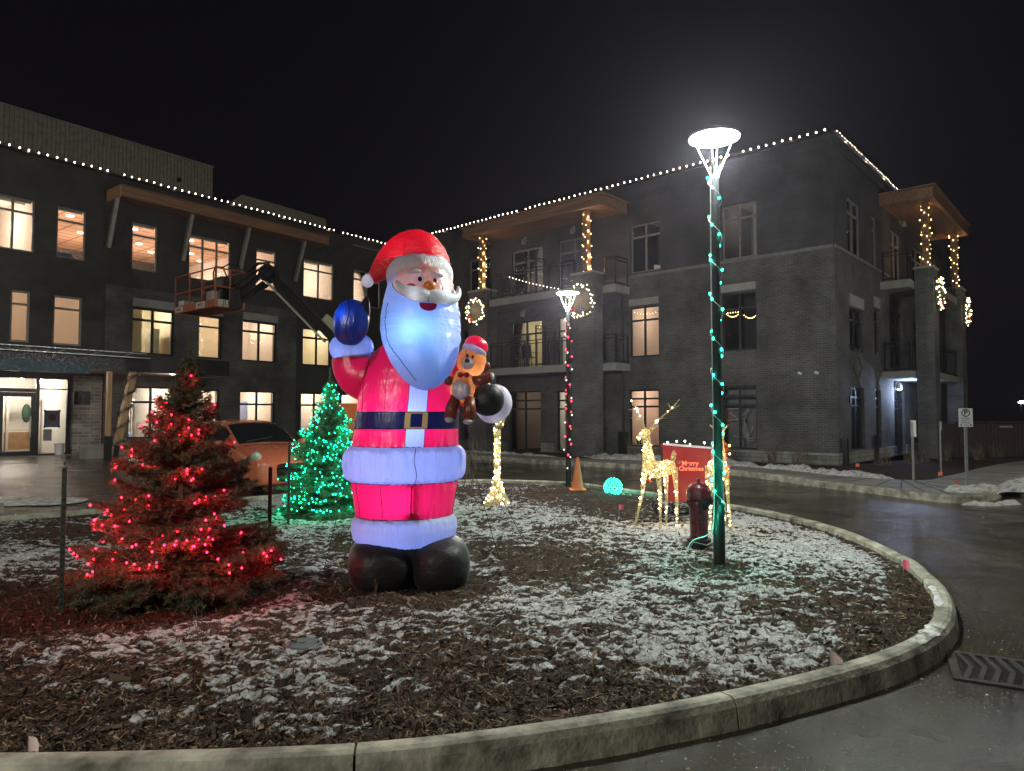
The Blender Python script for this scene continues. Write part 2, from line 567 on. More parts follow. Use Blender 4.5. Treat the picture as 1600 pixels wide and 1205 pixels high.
# outward normals and a kerb that follows the outline, cast in segments with open joints
def outn(P, closed=True):
    if closed: T = np.roll(P, -1, 0) - np.roll(P, 1, 0)
    else: T = np.gradient(P, axis=0)
    T /= np.linalg.norm(T, axis=1)[:, None]
    return np.stack([T[:, 1], -T[:, 0]], 1)
def kerb(name, P, prof, closed, seg, mat='kerb_concrete', gap=.006):
    # resample by length
    Q = np.vstack([P, P[:1]]) if closed else P
    d = np.concatenate([[0], np.cumsum(np.linalg.norm(np.diff(Q, axis=0), axis=1))])
    L = d[-1]; b = B(); ns = int(L / seg); step = L / ns
    N = outn(P, closed); NQ = np.vstack([N, N[:1]]) if closed else N
    for s in range(ns):
        ts = np.linspace(s * step + gap, (s + 1) * step - gap, 33)
        px = np.interp(ts, d, Q[:, 0]); py = np.interp(ts, d, Q[:, 1])
        nx_ = np.interp(ts, d, NQ[:, 0]); ny_ = np.interp(ts, d, NQ[:, 1])
        wob = (vnoise(ts * 3.1, ts * 0, 5) - .5) * .014 + (vnoise(ts * 17, ts * 0, 6) - .5) * .007
        vs = []; m = len(prof)
        for k in range(33):
            gz = float(groundz(px[k], py[k]))
            for o, z in prof:
                vs.append((px[k] + nx_[k] * (o + wob[k]), py[k] + ny_[k] * (o + wob[k]), z + gz + (wob[k] * .6 if z > .05 else 0)))
        fs = [(k * m + i, k * m + i + 1, (k + 1) * m + i + 1, (k + 1) * m + i) for k in range(32) for i in range(m - 1)]
        fs += [tuple(range(m)), tuple(32 * m + i for i in range(m - 1, -1, -1))]
        b.add(vs, fs)
    return b.build(name, mat, fix=True)
PROF = [(-.055, -.05), (-.055, .130), (-.040, .145), (.035, .152), (.062, .142), (.085, .11), (.105, -.02)]
setting(kerb('kerb', ISL, PROF, True, 1.9))

# mulch bed: a real height field with clods, snow lying in its hollows
def island_dist(px, py):
    d = np.full(px.shape, 9.0)
    P = ISL
    for k in range(0, len(P)):
        a = P[k]; c = P[(k + 1) % len(P)]; e = c - a
        t = np.clip(((px - a[0]) * e[0] + (py - a[1]) * e[1]) / (e @ e), 0, 1)
        d = np.minimum(d, np.hypot(px - a[0] - t * e[0], py - a[1] - t * e[1]))
    return d
def inside(px, py):
    c = np.zeros(px.shape, bool); P = ISL
    for k in range(len(P)):
        x1, y1 = P[k]; x2, y2 = P[(k + 1) % len(P)]
        if y1 == y2: continue
        m = ((y1 > py) != (y2 > py)) & (px < (x2 - x1) * (py - y1) / (y2 - y1) + x1)
        c ^= m
    return c
TREES = [(-2.84, 5.95, .95), (-2.80, 10.6, .6)]
def snowval(x, y, d):
    # melted streaks: patches a hand wide, grouped in larger drifts
    a = fbm(x * .72 + .25 * vnoise(x * 4, y * 4, 91), y * 1.5 + .12 * vnoise(x * 5, y * 3, 92), 15.5, 5, 3, .76)
    big = fbm(x, y, .55, 2, 77)
    s = a + .50 * (big - .5) + .10 * (fbm(x, y, 2.2, 2, 61) - .5) - .066
    s += .045 * sstep(5.5, 9.5, y) + .012 * sstep(.2, 2.2, x) * sstep(4.5, 6.5, y)
    s -= .05 * (1 - sstep(3.5, 4.6, y)) - .018 * sstep(-.6, -2.2, x) * (1 - sstep(4.4, 5.2, y))
    s -= .22 * (1 - sstep(.05, .38, d))
    for tx, ty, tr in TREES:
        s -= .35 * (1 - sstep(tr * .75, tr * 1.15, np.hypot(x - tx, y - ty)))
    s -= .3 * (1 - sstep(.45, .8, np.hypot((x + .93) * .8, y - 6.1)))
    s -= .2 * (1 - sstep(.1, .45, np.hypot(x - 2.0, y - 6.85)))
    return s
def island_h(x, y, d, s=None, fine=True):
    h = .075 + .07 * sstep(.05, 1.2, d) + (fbm(x, y, 1.1, 3, 11) - .5) * .09 * sstep(0, .8, d)
    if fine: h = h + (fbm(x, y, 9, 4, 23, .65) - .5) * .075 * sstep(0, .3, d) + (vnoise(x * 38, y * 38, 4) - .5) * .014
    if s is not None: h = h + .012 * sstep(.47, .53, s)
    return h + groundz(x, y)
STEP = .024
gx = np.arange(-9.2, 4.4, STEP); gy = np.concatenate([np.arange(3.0, 9.0, STEP), np.arange(9.0, 16.2, STEP * 1.8)])
# coarse distance field, interpolated
cx = np.arange(-9.4, 4.8, .2); cy = np.arange(2.8, 16.6, .2)
CX, CY = np.meshgrid(cx, cy)
CD = island_dist(CX, CY) * np.where(inside(CX, CY), 1, -1)
def dist(x, y):
    fx = np.clip((x - cx[0]) / .2, 0, len(cx) - 1.001); fy = np.clip((y - cy[0]) / .2, 0, len(cy) - 1.001)
    ix = fx.astype(int); iy = fy.astype(int); u = fx - ix; v = fy - iy
    return (CD[iy, ix] * (1 - u) + CD[iy, ix + 1] * u) * (1 - v) + (CD[iy + 1, ix] * (1 - u) + CD[iy + 1, ix + 1] * u) * v
GX, GY = np.meshgrid(gx, gy)
DD = dist(GX, GY)
SN = snowval(GX, GY, DD)
HZ = island_h(GX, GY, np.maximum(DD, 0), SN)
nx = len(gx); ny = len(gy)
i, j = np.meshgrid(np.arange(nx - 1), np.arange(ny - 1))
q = (j * nx + i).ravel()
# leave out what the lens cannot see behind the left edge
keep = (DD.ravel()[q] > -.03) & (GX.ravel()[q] > -.80 * GY.ravel()[q] - 1.2)
q = q[keep]
used = np.zeros(nx * ny, bool)
F4 = np.stack([q, q + 1, q + nx + 1, q + nx], 1)
used[F4.ravel()] = True
idx = np.cumsum(used) - 1
isl = fastmesh('ground_mulch_bed', np.stack([GX.ravel(), GY.ravel(), HZ.ravel()], 1)[used], idx[F4], 'mulch', smooth=True)
at = isl.data.attributes.new('snow', 'FLOAT', 'POINT')
at.data.foreach_set('value', SN.ravel()[used].astype(np.float32))
setting(isl)
def iz(x, y):
    return float(island_h(np.array([x], float), np.array([y], float), np.maximum(dist(np.array([x], float), np.array([y], float)), 0), None, False)[0])

# shredded bark lying loose on the bed
def chipmat():
    m, t, out = newmat('bark_chip')
    p = nn(t, 'ShaderNodeBsdfPrincipled')
    g = nn(t, 'ShaderNodeNewGeometry')
    lk(t, ramp(t, g.outputs['Random Per Island'], [(0, (.014, .009, .006)), (.5, (.055, .032, .020)), (.85, (.13, .080, .045)), (1, (.34, .25, .15))]), p.inputs['Base Color'])
    p.inputs['Roughness'].default_value = .8
    lk(t, p.outputs[0], out.inputs[0])
chipmat()
rg = np.random.default_rng(5)
n = 120000
yy = 3.1 + 9.0 * rg.random(n) ** 1.8
xx = (rg.random(n) * 2 - 1) * yy * .80
dd = dist(xx, yy); ok = (dd > .02)
xx, yy, dd = xx[ok], yy[ok], dd[ok]
ss = snowval(xx, yy, dd)
ok = (ss < .49) | (rg.random(len(xx)) < .30)
xx, yy, dd, ss = xx[ok], yy[ok], dd[ok], ss[ok]
n = len(xx)
zz = island_h(xx, yy, dd, ss) + .004
ln = rg.uniform(.010, .034, n) * (1 + (rg.random(n) < .04) * .9); wd = ln * rg.uniform(.10, .28, n)
a = rg.random(n) * 2 * np.pi; tl = rg.normal(0, .4, n)
ux = np.cos(a) * np.cos(tl) * ln; uy = np.sin(a) * np.cos(tl) * ln; uz = np.sin(tl) * ln
vx = -np.sin(a) * wd; vy = np.cos(a) * wd; vz = rg.normal(0, .5, n) * wd
c = np.stack([xx, yy, zz], 1); u = np.stack([ux, uy, uz], 1); v = np.stack([vx, vy, vz], 1)
vv = np.stack([c - u - v, c + u - v * .4, c + u + v * .4, c - u + v], 1).reshape(-1, 3)
o = fastmesh('bark_mulch', vv, np.arange(4 * n).reshape(-1, 4), 'bark_chip')
o['kind'] = 'stuff'; o['label'] = 'loose shredded brown bark mulch scattered over the round bed'; o['category'] = 'mulch'

# ------------------------------------------------------------------ pavements and beds along the right wing
def wpts(L): return [(p.x, p.y) for p in L]
kl = [(-2.2, 37.5)] + wpts([Rw(20, 4.6), Rw(14, 4.5), Rw(8, 4.35), Rw(4, 4.15), Rw(1.56, 4.2), Rw(-.66, 5.35)]) + [(6.98, 15.9), (7.52, 14.6), (7.86, 13.55), (8.35, 13.0), (9.3, 13.5), (12.12, 16.5), (16, 20.3), (24, 26), (40, 34)]
kl = kl[1:]
KP = catmull(kl, 8, False)
inner = wpts([Rw(21, 2.7), Rw(10, 2.7), Rw(2, 2.7), Rw(.2, 3.2)]) + [(8.2, 17.3), (9.5, 16.25), (11.2, 17.7), (17.2, 23.2), (30, 31)]
IP = catmull(inner, 8, False)
def strip(name, A, C, zt, mat, n=80):
    def rs(P, n):
        d = np.concatenate([[0], np.cumsum(np.linalg.norm(np.diff(P, axis=0), axis=1))])
        t = np.linspace(0, d[-1], n)
        return np.stack([np.interp(t, d, P[:, 0]), np.interp(t, d, P[:, 1])], 1)
    b = B(); vs = []
    for p, c in zip(A, C):
        vs += [(p[0], p[1], zt + float(groundz(*p))), (c[0], c[1], zt + float(groundz(*c)))]
    b.add(vs, [(2 * k, 2 * k + 1, 2 * k + 3, 2 * k + 2) for k in range(len(A) - 1)])
    return b.build(name, mat)
# pair every kerb point with the nearest point along the inner line
def nearest(P, Q):
    r = []; last = 0
    for p in P:
        d = np.hypot(Q[:, 0] - p[0], Q[:, 1] - p[1]); k = int(np.argmin(d)); k = max(k, last); last = k
        r.append(Q[k])
    return np.array(r)
setting(strip('pavement', KP, nearest(KP, IP), .128, 'paving'))
setting(kerb('kerb', KP, [(.02, -.03), (.02, .120), (0, .145), (-.13, .150), (-.15, .148), (-.15, -.03)], False, 3.0))
bedpoly = [tuple(p) for p in IP] + wpts([Sw(24, 6), Sw(18, -.1), Sw(0, -.1), Rw(0, -.1), Rw(21.5, -.1)])
b = B(); b.v = [(x, y, .105 + float(groundz(x, y))) for x, y in bedpoly]; b.f = [tuple(range(len(bedpoly)))]
m_bed = b.build('ground_planting_bed', 'mulch', fix=False)
setting(m_bed)
m_bed.data.attributes.new('snow', 'FLOAT', 'POINT').data.foreach_set('value', [.40] * len(bedpoly))
jb = B()
for k in range(6, len(KP) - 4, 5):
    p = KP[k]; qq = nearest(KP, IP)[k]
    jb.bar((p[0], p[1], .1295), (qq[0], qq[1], .1295), .018, .006)
pbr('joint', (.05, .05, .045), .9)
setting(jb.build('pavement_joints', 'joint'))
def snowheap(name, pts, wdt, hgt, label, seed=1):
    """a ragged low ridge of crusted snow following pts"""
    P = catmull([(p[0], p[1]) for p in pts], 14, False); N = outn(P, False); vs = []; m = 13
    for k in range(len(P)):
        t = k / (len(P) - 1); env = min(1, 6 * t, 6 * (1 - t))
        wl = wdt * env * (.5 + 1.0 * float(vnoise(np.array(k * .31), np.array(seed * 7.1), seed)))
        for i in range(m):
            u = i / (m - 1) * 2 - 1
            x = P[k, 0] + N[k, 0] * u * wl; y = P[k, 1] + N[k, 1] * u * wl
            nz = float(fbm(np.array(x), np.array(y), 4.5, 4, seed, .65))
            z = pts[0][2] - .03 + hgt * env * (1 - u * u) ** .7 * (nz * 2.2 - .35)
            vs.append((x, y, z))
    b = B().add(vs, [(k * m + i, (k + 1) * m + i, (k + 1) * m + i + 1, k * m + i + 1) for k in range(len(P) - 1) for i in range(m - 1)])
    o = b.build(name, 'old_snow', smooth=True)
    o['kind'] = 'stuff'; o['label'] = label; o['category'] = 'snow'
    return o
z0 = .12
snowheap('snow', [tuple(Rw(s, o)[:2]) + (z0,) for s, o in ((21, 2.0), (16, 2.3), (12, 2.5), (9, 2.2))], .35, .12, 'thin ragged snow strip at the foot of the balcony bay', 3)
snowheap('snow', [tuple(Rw(s, o)[:2]) + (z0,) for s, o in ((8.5, 1.6), (6, 1.6), (3.5, 1.9), (1.2, 2.4))], .62, .17, 'lumpy snow bank along the wall below the sleigh window', 4)
snowheap('snow', [tuple(Rw(s, o)[:2]) + (z0,) for s, o in ((1.6, 2.3), (.6, 2.6), (-.6, 3.0), (-1.6, 3.6), (-2.6, 4.2))], .38, .15, 'snow tongue on the bed edge by the building corner', 8)
snowheap('snow', [(8.55, 13.9, .14), (9.3, 14.0, .14), (9.9, 14.5, .14)], .38, .12, 'snow pile at the foot of the parking sign', 5)
snowheap('snow', [(9.85, 14.1, .13), (10.6, 14.7, .13), (11.8, 16.0, .13)], .36, .12, 'long snow pile right of the parking sign', 6)
snowheap('snow', [(8.2, 12.85, .02), (8.8, 12.75, .02), (9.5, 13.1, .02)], .16, .09, 'small snow crumbs in the gutter below the parking sign', 9)
snowheap('snow', [(-11.2, 13.6, .05), (-9.6, 13.3, .05), (-8.0, 13.0, .05)], .5, .04, 'thin icy snow film on the forecourt left of the red tree', 12)

# street drain
dg = thing('storm_drain', 'cast iron drain grate with slanted bars in the road by the kerb', 'drain', (3.24, 4.47, .004), R_(-28))
b = B()
for x0, x1, y0, y1 in ((-.40, .40, -.30, -.25), (-.40, .40, .25, .30), (-.40, -.35, -.25, .25), (.35, .40, -.25, .25)): b.box(x0, x1, y0, y1, 0, .010)
b.build('rim', pbr('iron', (.045, .04, .035), .5), dg)
b = B()
for k in range(9):
    x = -.33 + k * .075
    b.bar((x, -.25, .006), (x + .05, 0, .006), .030, .010); b.bar((x + .05, 0, .006), (x, .25, .006), .030, .010)
b.build('grate', 'iron', dg)
B().box(-.35, .35, -.25, .25, .0, .003).build('dark_plate', 'black_metal', dg)  # flat black plate standing in for the shaded pit

snowheap('snow', [(2.62, 4.62, .175), (2.85, 4.83, .175), (3.05, 5.06, .175)], .05, .018, 'small icy snow patch on top of the kerb at its right bend', 15)
snowheap('snow', [(3.35, 5.52, .175), (3.55, 5.86, .175), (3.70, 6.2, .175)], .035, .012, 'thin ice strip on the kerb above the drain', 16)
# sand, salt and bark washed on to the wet road
rg = np.random.default_rng(9)
n = 9000
yy = 3.0 + 9.0 * rg.random(n) ** 1.5; xx = rg.uniform(-.1, 1, n) * yy * .85
near = rg.random(n) < .6
k_ = rg.integers(0, len(ISL), n); on = outn(ISL)
off_ = .11 + rg.random(n) ** 2 * .5
xx = np.where(near, ISL[k_, 0] + on[k_, 0] * off_, xx); yy = np.where(near, ISL[k_, 1] + on[k_, 1] * off_, yy)
ok = (dist(xx, yy) < -.11) & (yy < 12) & (yy > 2.5)
ok |= near
xx, yy = xx[ok], yy[ok]; n = len(xx)
ln = rg.uniform(.0015, .0045, n) * (1 + 1.4 * (rg.random(n) < .08)); wd = ln * rg.uniform(.4, .9, n); a = rg.random(n) * 6.283
c = np.stack([xx, yy, groundz(xx, yy) + .001], 1)
u = np.stack([np.cos(a) * ln, np.sin(a) * ln, np.zeros(n)], 1); v = np.stack([-np.sin(a) * wd, np.cos(a) * wd, np.zeros(n)], 1)
hgt = np.stack([np.zeros(n), np.zeros(n), ln * .8], 1)
vv = np.stack([c - u - v, c + u - v, c + u + v, c - u + v, c + hgt], 1).reshape(-1, 3)
f0 = np.array([[0, 1, 4], [1, 2, 4], [2, 3, 4], [3, 0, 4]])
ff = (np.arange(n)[:, None, None] * 5 + f0[None]).reshape(-1, 3)
o = fastmesh('road_grit', vv, ff, 'bark_chip')
o['kind'] = 'stuff'; o['label'] = 'grit and bark crumbs scattered over the wet road along the kerb'; o['category'] = 'grit'

# ------------------------------------------------------------------ the building: two wings, three facades
def wall(root, F, xs, zs, holes, mat, y=0.0, reveal=.22, name='wall', back=None):
    """a wall sheet with real openings and their reveals; xs, zs = extents"""
    X = sorted(set([xs[0], xs[1]] + [h[0] for h in holes] + [h[1] for h in holes]))
    Zs = sorted(set([zs[0], zs[1]] + [h[2] for h in holes] + [h[3] for h in holes]))
    X = [x for x in X if xs[0] <= x <= xs[1]]; Zs = [z for z in Zs if zs[0] <= z <= zs[1]]
    b = B()
    for i in range(len(X) - 1):
        for k in range(len(Zs) - 1):
            mx = (X[i] + X[i + 1]) / 2; mz = (Zs[k] + Zs[k + 1]) / 2
            if any(h[0] < mx < h[1] and h[2] < mz < h[3] for h in holes): continue
            b.add([(X[i], y, Zs[k]), (X[i + 1], y, Zs[k]), (X[i + 1], y, Zs[k + 1]), (X[i], y, Zs[k + 1])], [(0, 1, 2, 3)])
    for xa, xb, za, zb in holes:
        for p in ([(xa, za), (xa, zb)], [(xb, zb), (xb, za)], [(xa, zb), (xb, zb)], [(xb, za), (xa, za)]):
            (x1, z1), (x2, z2) = p
            b.add([(x1, y, z1), (x2, y, z2), (x2, y - reveal, z2), (x1, y - reveal, z1)], [(0, 1, 2, 3)])
    if back is not None:      # edges returning to the wall behind
        for p in ([(xs[0], zs[0]), (xs[0], zs[1])], [(xs[1], zs[1]), (xs[1], zs[0])], [(xs[0], zs[1]), (xs[1], zs[1])]):
            (x1, z1), (x2, z2) = p
            b.add([(x1, y, z1), (x2, y, z2), (x2, back, z2), (x1, back, z1)], [(0, 1, 2, 3)])
    return b.build(name, mat, root, F)

def window(root, F, h, fm, cols=2, rows=(.72,), y=-.10, pane='glass', fw=.06, mw=.07, name='window', door=False):
    xa, xb, za, zb = h
    b = B()
    def fr(x0, x1, z0, z1, d=.05): b.box(x0, x1, y - .03, y - .03 + d, z0, z1)
    fr(xa, xa + fw, za, zb); fr(xb - fw, xb, za, zb)
    fr(xa + fw, xb - fw, za, za + fw); fr(xa + fw, xb - fw, zb - fw, zb)
    cx_ = [xa + fw] + [xa + (xb - xa) * c / cols for c in range(1, cols)] + [xb - fw]
    for c in range(1, cols):
        x = cx_[c]; fr(x - mw / 2, x + mw / 2, za + fw, zb - fw, .06)
    for r in rows:
        z = za + (zb - za) * r
        for c in range(cols):
            fr(cx_[c] + (mw / 2 if c else 0), cx_[c + 1] - (mw / 2 if c < cols - 1 else 0), z - mw / 2, z + mw / 2, .055)
    o = b.build(name, fm, root, F)
    B().box(xa + fw * .5, xb - fw * .5, y - .022, y - .014, za + fw * .5, zb - fw * .5).build('pane', pane, o)
    return o

def room(root, F, h, wallm='room_wall', depth=3.2, power=60, col=(1, .80, .62), zf=None, zc=None, mx=.35, lx=None, ceil='room_white', lamps=True, y0=-.23, lz=.55, ly=None):
    xa, xb, za, zb = h
    zf = za - .5 if zf is None else zf
    zc = zb + .35 if zc is None else zc
    x0, x1 = xa - mx, xb + mx
    b = B()
    b.add([(x0, y0, zf), (x0, -depth, zf), (x0, -depth, zc), (x0, y0, zc)], [(0, 1, 2, 3)])
    b.add([(x1, y0, zf), (x1, -depth, zf), (x1, -depth, zc), (x1, y0, zc)], [(3, 2, 1, 0)])
    b.add([(x0, -depth, zf), (x1, -depth, zf), (x1, -depth, zc), (x0, -depth, zc)], [(0, 1, 2, 3)])
    b.add([(x0, y0, zf), (x1, y0, zf), (x1, -depth, zf), (x0, -depth, zf)], [(0, 1, 2, 3)])
    # the inside of the outer wall, round the opening
    for q in ((x0, xa, zf, zc), (xb, x1, zf, zc), (xa, xb, zf, za), (xa, xb, zb, zc)):
        b.add([(q[0], y0, q[2]), (q[1], y0, q[2]), (q[1], y0, q[3]), (q[0], y0, q[3])], [(3, 2, 1, 0)])
    o = b.build('room', wallm, root, F)
    B().add([(x0, y0, zc), (x1, y0, zc), (x1, -depth, zc), (x0, -depth, zc)], [(3, 2, 1, 0)]).build('ceiling', ceil, o)
    if power:
        lx = (xa + xb) / 2 if lx is None else lx
        point(o, (lx, -(ly or min(depth * .5, 1.9)), zc - lz), power, col, .12)
    return o
def big_room(root, F, holes, wallm, depth, zf, zc, x0, x1, ceil, y0=-.23):
    """one room behind several windows"""
    b = B()
    b.add([(x0, y0, zf), (x0, -depth, zf), (x0, -depth, zc), (x0, y0, zc)], [(0, 1, 2, 3)])
    b.add([(x1, y0, zf), (x1, -depth, zf), (x1, -depth, zc), (x1, y0, zc)], [(3, 2, 1, 0)])
    b.add([(x0, -depth, zf), (x1, -depth, zf), (x1, -depth, zc), (x0, -depth, zc)], [(0, 1, 2, 3)])
    b.add([(x0, y0, zf), (x1, y0, zf), (x1, -depth, zf), (x0, -depth, zf)], [(0, 1, 2, 3)])
    xs = [x0] + [v for h in sorted(holes) for v in (h[0], h[1])] + [x1]
    for i in range(0, len(xs), 2): b.add([(xs[i], y0, zf), (xs[i + 1], y0, zf), (xs[i + 1], y0, zc), (xs[i], y0, zc)], [(3, 2, 1, 0)])
    for h in holes:
        for q in ((zf, h[2]), (h[3], zc)): b.add([(h[0], y0, q[0]), (h[1], y0, q[0]), (h[1], y0, q[1]), (h[0], y0, q[1])], [(3, 2, 1, 0)])
    o = b.build('room', wallm, root, F)
    B().add([(x0, y0, zc), (x1, y0, zc), (x1, -depth, zc), (x0, -depth, zc)], [(3, 2, 1, 0)]).build('ceiling', ceil, o)
    return o

# wood-grid ceiling of the top-floor lounge
def gridceil():
    m, t, out = newmat('ceiling_grid')
    p = nn(t, 'ShaderNodeBsdfPrincipled')
    tc = nn(t, 'ShaderNodeTexCoord'); b = nn(t, 'ShaderNodeTexBrick')
    b.offset = 0; b.inputs['Scale'].default_value = 1; b.inputs['Brick Width'].default_value = .95; b.inputs['Row Height'].default_value = .6
    b.inputs['Mortar Size'].default_value = .045
    setc(b.inputs['Color1'], (.62, .38, .24)); setc(b.inputs['Color2'], (.58, .36, .23)); setc(b.inputs['Mortar'], (.30, .14, .07))
    lk(t, tc.outputs['Object'], b.inputs['Vector'])
    lk(t, b.outputs['Color'], p.inputs['Base Color']); p.inputs['Roughness'].default_value = .8
    lk(t, p.outputs[0], out.inputs[0])
gridceil()

# ---- left wing
left = thing('apartment_building', 'dark left wing of the building with rows of brightly lit windows and an entrance canopy', 'building', M=FL)
L3 = [(16.02, 17.9, 7.08, 8.86), (14.44, 15.37, 7.08, 8.86), (11.92, 12.88, 7.08, 8.86), (8.88, 10.69, 7.08, 8.86), (6.69, 7.70, 7.08, 8.86), (3.52, 5.26, 7.08, 8.86), (.54, 2.32, 7.08, 8.86)]
L2 = [(16.09, 16.66, 4.05, 5.76), (14.50, 15.42, 4.05, 5.76), (11.26, 12.86, 3.92, 5.66), (9.27, 10.28, 3.92, 5.66), (6.70, 8.37, 3.92, 5.66), (3.66, 5.28, 3.92, 5.66)]
L1 = [(11.24, 12.91, .76, 2.70), (9.35, 10.35, .76, 2.66), (6.74, 8.44, .76, 2.66), (3.78, 5.34, .76, 2.66), (1.7, 3.0, .76, 2.66)]
ENT = (14.80, 18.6, .27, 2.88)
bayL = [(5.73, 13.80)]
wall(left, FL, (0, 22), (-.1, 10.38), L3 + [h for h in L2 if not 5.7 < h[0] < 13.8] + [h for h in L1 if not 5.7 < h[0] < 13.8] + [(h[0], h[1], h[2], h[3]) for h in L2 + L1 if 5.7 < h[0] < 13.8] + [ENT], 'charcoal_panel')
wall(left, FL, (5.70, 13.80), (-.1, 6.35), [h for h in L2 + L1 if 5.7 < h[0] < 13.8], 'brick', y=.13, reveal=.129, back=.001)
B().box(0, 22, -9, -.30, 10.0, 10.2).build('roof', 'charcoal_panel', left, FL)
B().box(-.05, 22, -.28, .07, 10.382, 10.46).build('coping', 'black_metal', left, FL)
B().box(.3, 2.4, .005, .05, 10.02, 10.07).build('ledge', 'light_trim', left, FL)
B().box(0.02, 22, -9.3, -9.0, 0, 10.2).build('back_wall', 'charcoal_panel', left, FL)
# wood ceilings and rooms upstairs
LR = big_room(left, FL, L3[1:5], 'room_wall', 9.0, 6.4, 9.35, 6.3, 15.7, 'ceiling_grid')
for x in (7.4, 9.8, 12.2, 14.6):
    for y in (-2.6, -6.2):
        point(LR, (x, y, 8.15), 82, (1, .82, .68), .12)
        B().lathe([(.13, -.02), (.13, 0)], 14, (x + .4, y + .9, 9.345)).build('ceiling_light', 'ceiling_lamp', LR)
        B().lathe([(.13, -.02), (.13, 0)], 14, (x - .7, y - .3, 9.345)).build('ceiling_light', 'ceiling_lamp', LR)
for n_, h in enumerate(L3):
    lounge = n_ in (1, 2, 3, 4)
    window(left, FL, h, 'pale_frame', {0: 3, 1: 1, 2: 1, 3: 3, 4: 1, 5: 2, 6: 2}[n_], (.74,))
    r = LR if lounge else room(left, FL, h, 'room_wall', 5.2, 190, (1, .85, .72), zc=9.35, mx=.28 if n_ == 0 else .55, ceil='room_white', lz=.9, ly=2.6)
    if not lounge:
        B().box(h[0] - .15, h[1] + .15, -1.5, -1.42, 9.02, 9.35).build('beam', 'door_white', r)
    # pleated shade stowed at the head of each window
    B().box(h[0] + .08, h[1] - .08, -.21, -.17, h[3] - .10, h[3] - .03).build('blind', 'room_white', r)
B().box(14.75, 15.25, -.34, -.30, 7.1, 7.32).build('notice_board', 'room_blue', r)
for n_, h in enumerate(L2):
    cols = {0: 1, 1: 1, 2: 2, 3: 1, 4: 2, 5: 2}[n_]
    bay = 5.7 < h[0] < 13.8
    window(left, FL, h, 'black_frame' if n_ > 1 else 'pale_frame', cols, (.74,), y=-.02 if bay else -.08, fw=.07, mw=.09 if cols > 1 else .07)
    r = room(left, FL, h, 'room_wall_yellow' if n_ in (2, 3, 5) else 'room_wall', 2.6, 120 if n_ > 1 and n_ != 3 else 200, (1, .86, .70), zf=3.3, zc=6.2, mx=.3)
    if n_ in (0, 1, 3):     # lowered roller shades glow from behind
        B().box(h[0] - .05, h[1] + .05, -.30, -.295, h[2] - .05, h[3] + .05).build('roller_shade', 'shade_cloth' if 'shade_cloth' in MATS else fabric('shade_cloth', (.88, .80, .72), .8, .0, .15), r)
    if n_ == 2:
        B().box(11.30, 11.62, -1.5, -1.0, 3.3, 5.05).build('refrigerator', 'fridge', r)
        B().box(11.66, 12.0, -2.58, -2.2, 4.5, 5.0).build('cabinet', 'cabinet', r)
        B().box(11.6, 12.1, -2.58, -1.9, 3.3, 4.25).build('counter', 'cabinet', r)
        B().box(12.06, 12.9, -.95, -.85, 3.3, 6.19).build('partition', 'room_wall_yellow', r)
    if n_ in (4,):
        b = B(); b.box(7.62, 7.66, -2.59, -2.55, 3.3, 5.0); b.box(8.10, 8.14, -2.59, -2.55, 3.3, 5.0); b.box(7.62, 8.14, -2.59, -2.55, 5.0, 5.04)
        b.build('door_trim', 'door_white', r)
    if bay:
        o = B().box(h[0], h[1] + (.0), .13, .16, h[3] + .02, h[3] + .33).build('lintel', 'precast', left, FL)
for n_, h in enumerate(L1):
    window(left, FL, h, 'black_frame', 1 if n_ in (1, 4) else 2, (.70,), y=-.02 if 5.7 < h[0] < 13.8 else -.08, fw=.06, mw=.08)
    r = room(left, FL, h, 'room_wall' if n_ else 'room_white', 4.2, 165, (1, .84, .70), zf=.3, zc=3.1, mx=.3)
    if n_ in (2, 3, 4):     # blue feature wall with a pale arched opening
        B().box(h[0] - .3, h[1] + .3, -2.6, -2.5, .3, 2.25).build('feature_wall', 'room_blue', r)
        b = B(); xc = h[0] + .55 * (h[1] - h[0])
        b.box(xc - .42, xc + .42, -2.5, -2.46, .3, 1.75)
        b.add([(xc + .42 * math.cos(a), -2.46, 1.75 + .22 * math.sin(a)) for a in np.linspace(0, math.pi, 12)], [tuple(range(12))])
        b.build('alcove', 'room_wall', r)
        B().box(xc - .25, xc - .05, -1.6, -1.5, 1.0, 1.95).build('picture', 'cabinet', r)
    if n_ == 0:
        b = B()
        for k in range(40):
            a = rnd.random() * 6.28; q = rnd.random() ** .5 * .42
            b.ball((12.35 + q * math.cos(a), -1.6 + q * math.sin(a) * .6, 2.25 - rnd.random() * .14), .035, 6, 4)
        b.build('chandelier', 'ceiling_lamp', r)
        b = B()
        for k in range(14):
            b.box(11.3 + k * .09, 11.34 + k * .09, -3.2 - .04 * (k % 2), -3.15, .3, 2.4)
        b.build('curtain', 'curtain', r)
        B().ball((12.2, -2.2, .75), (.55, .4, .28)).build('sofa', 'room_blue', r, smooth=True)
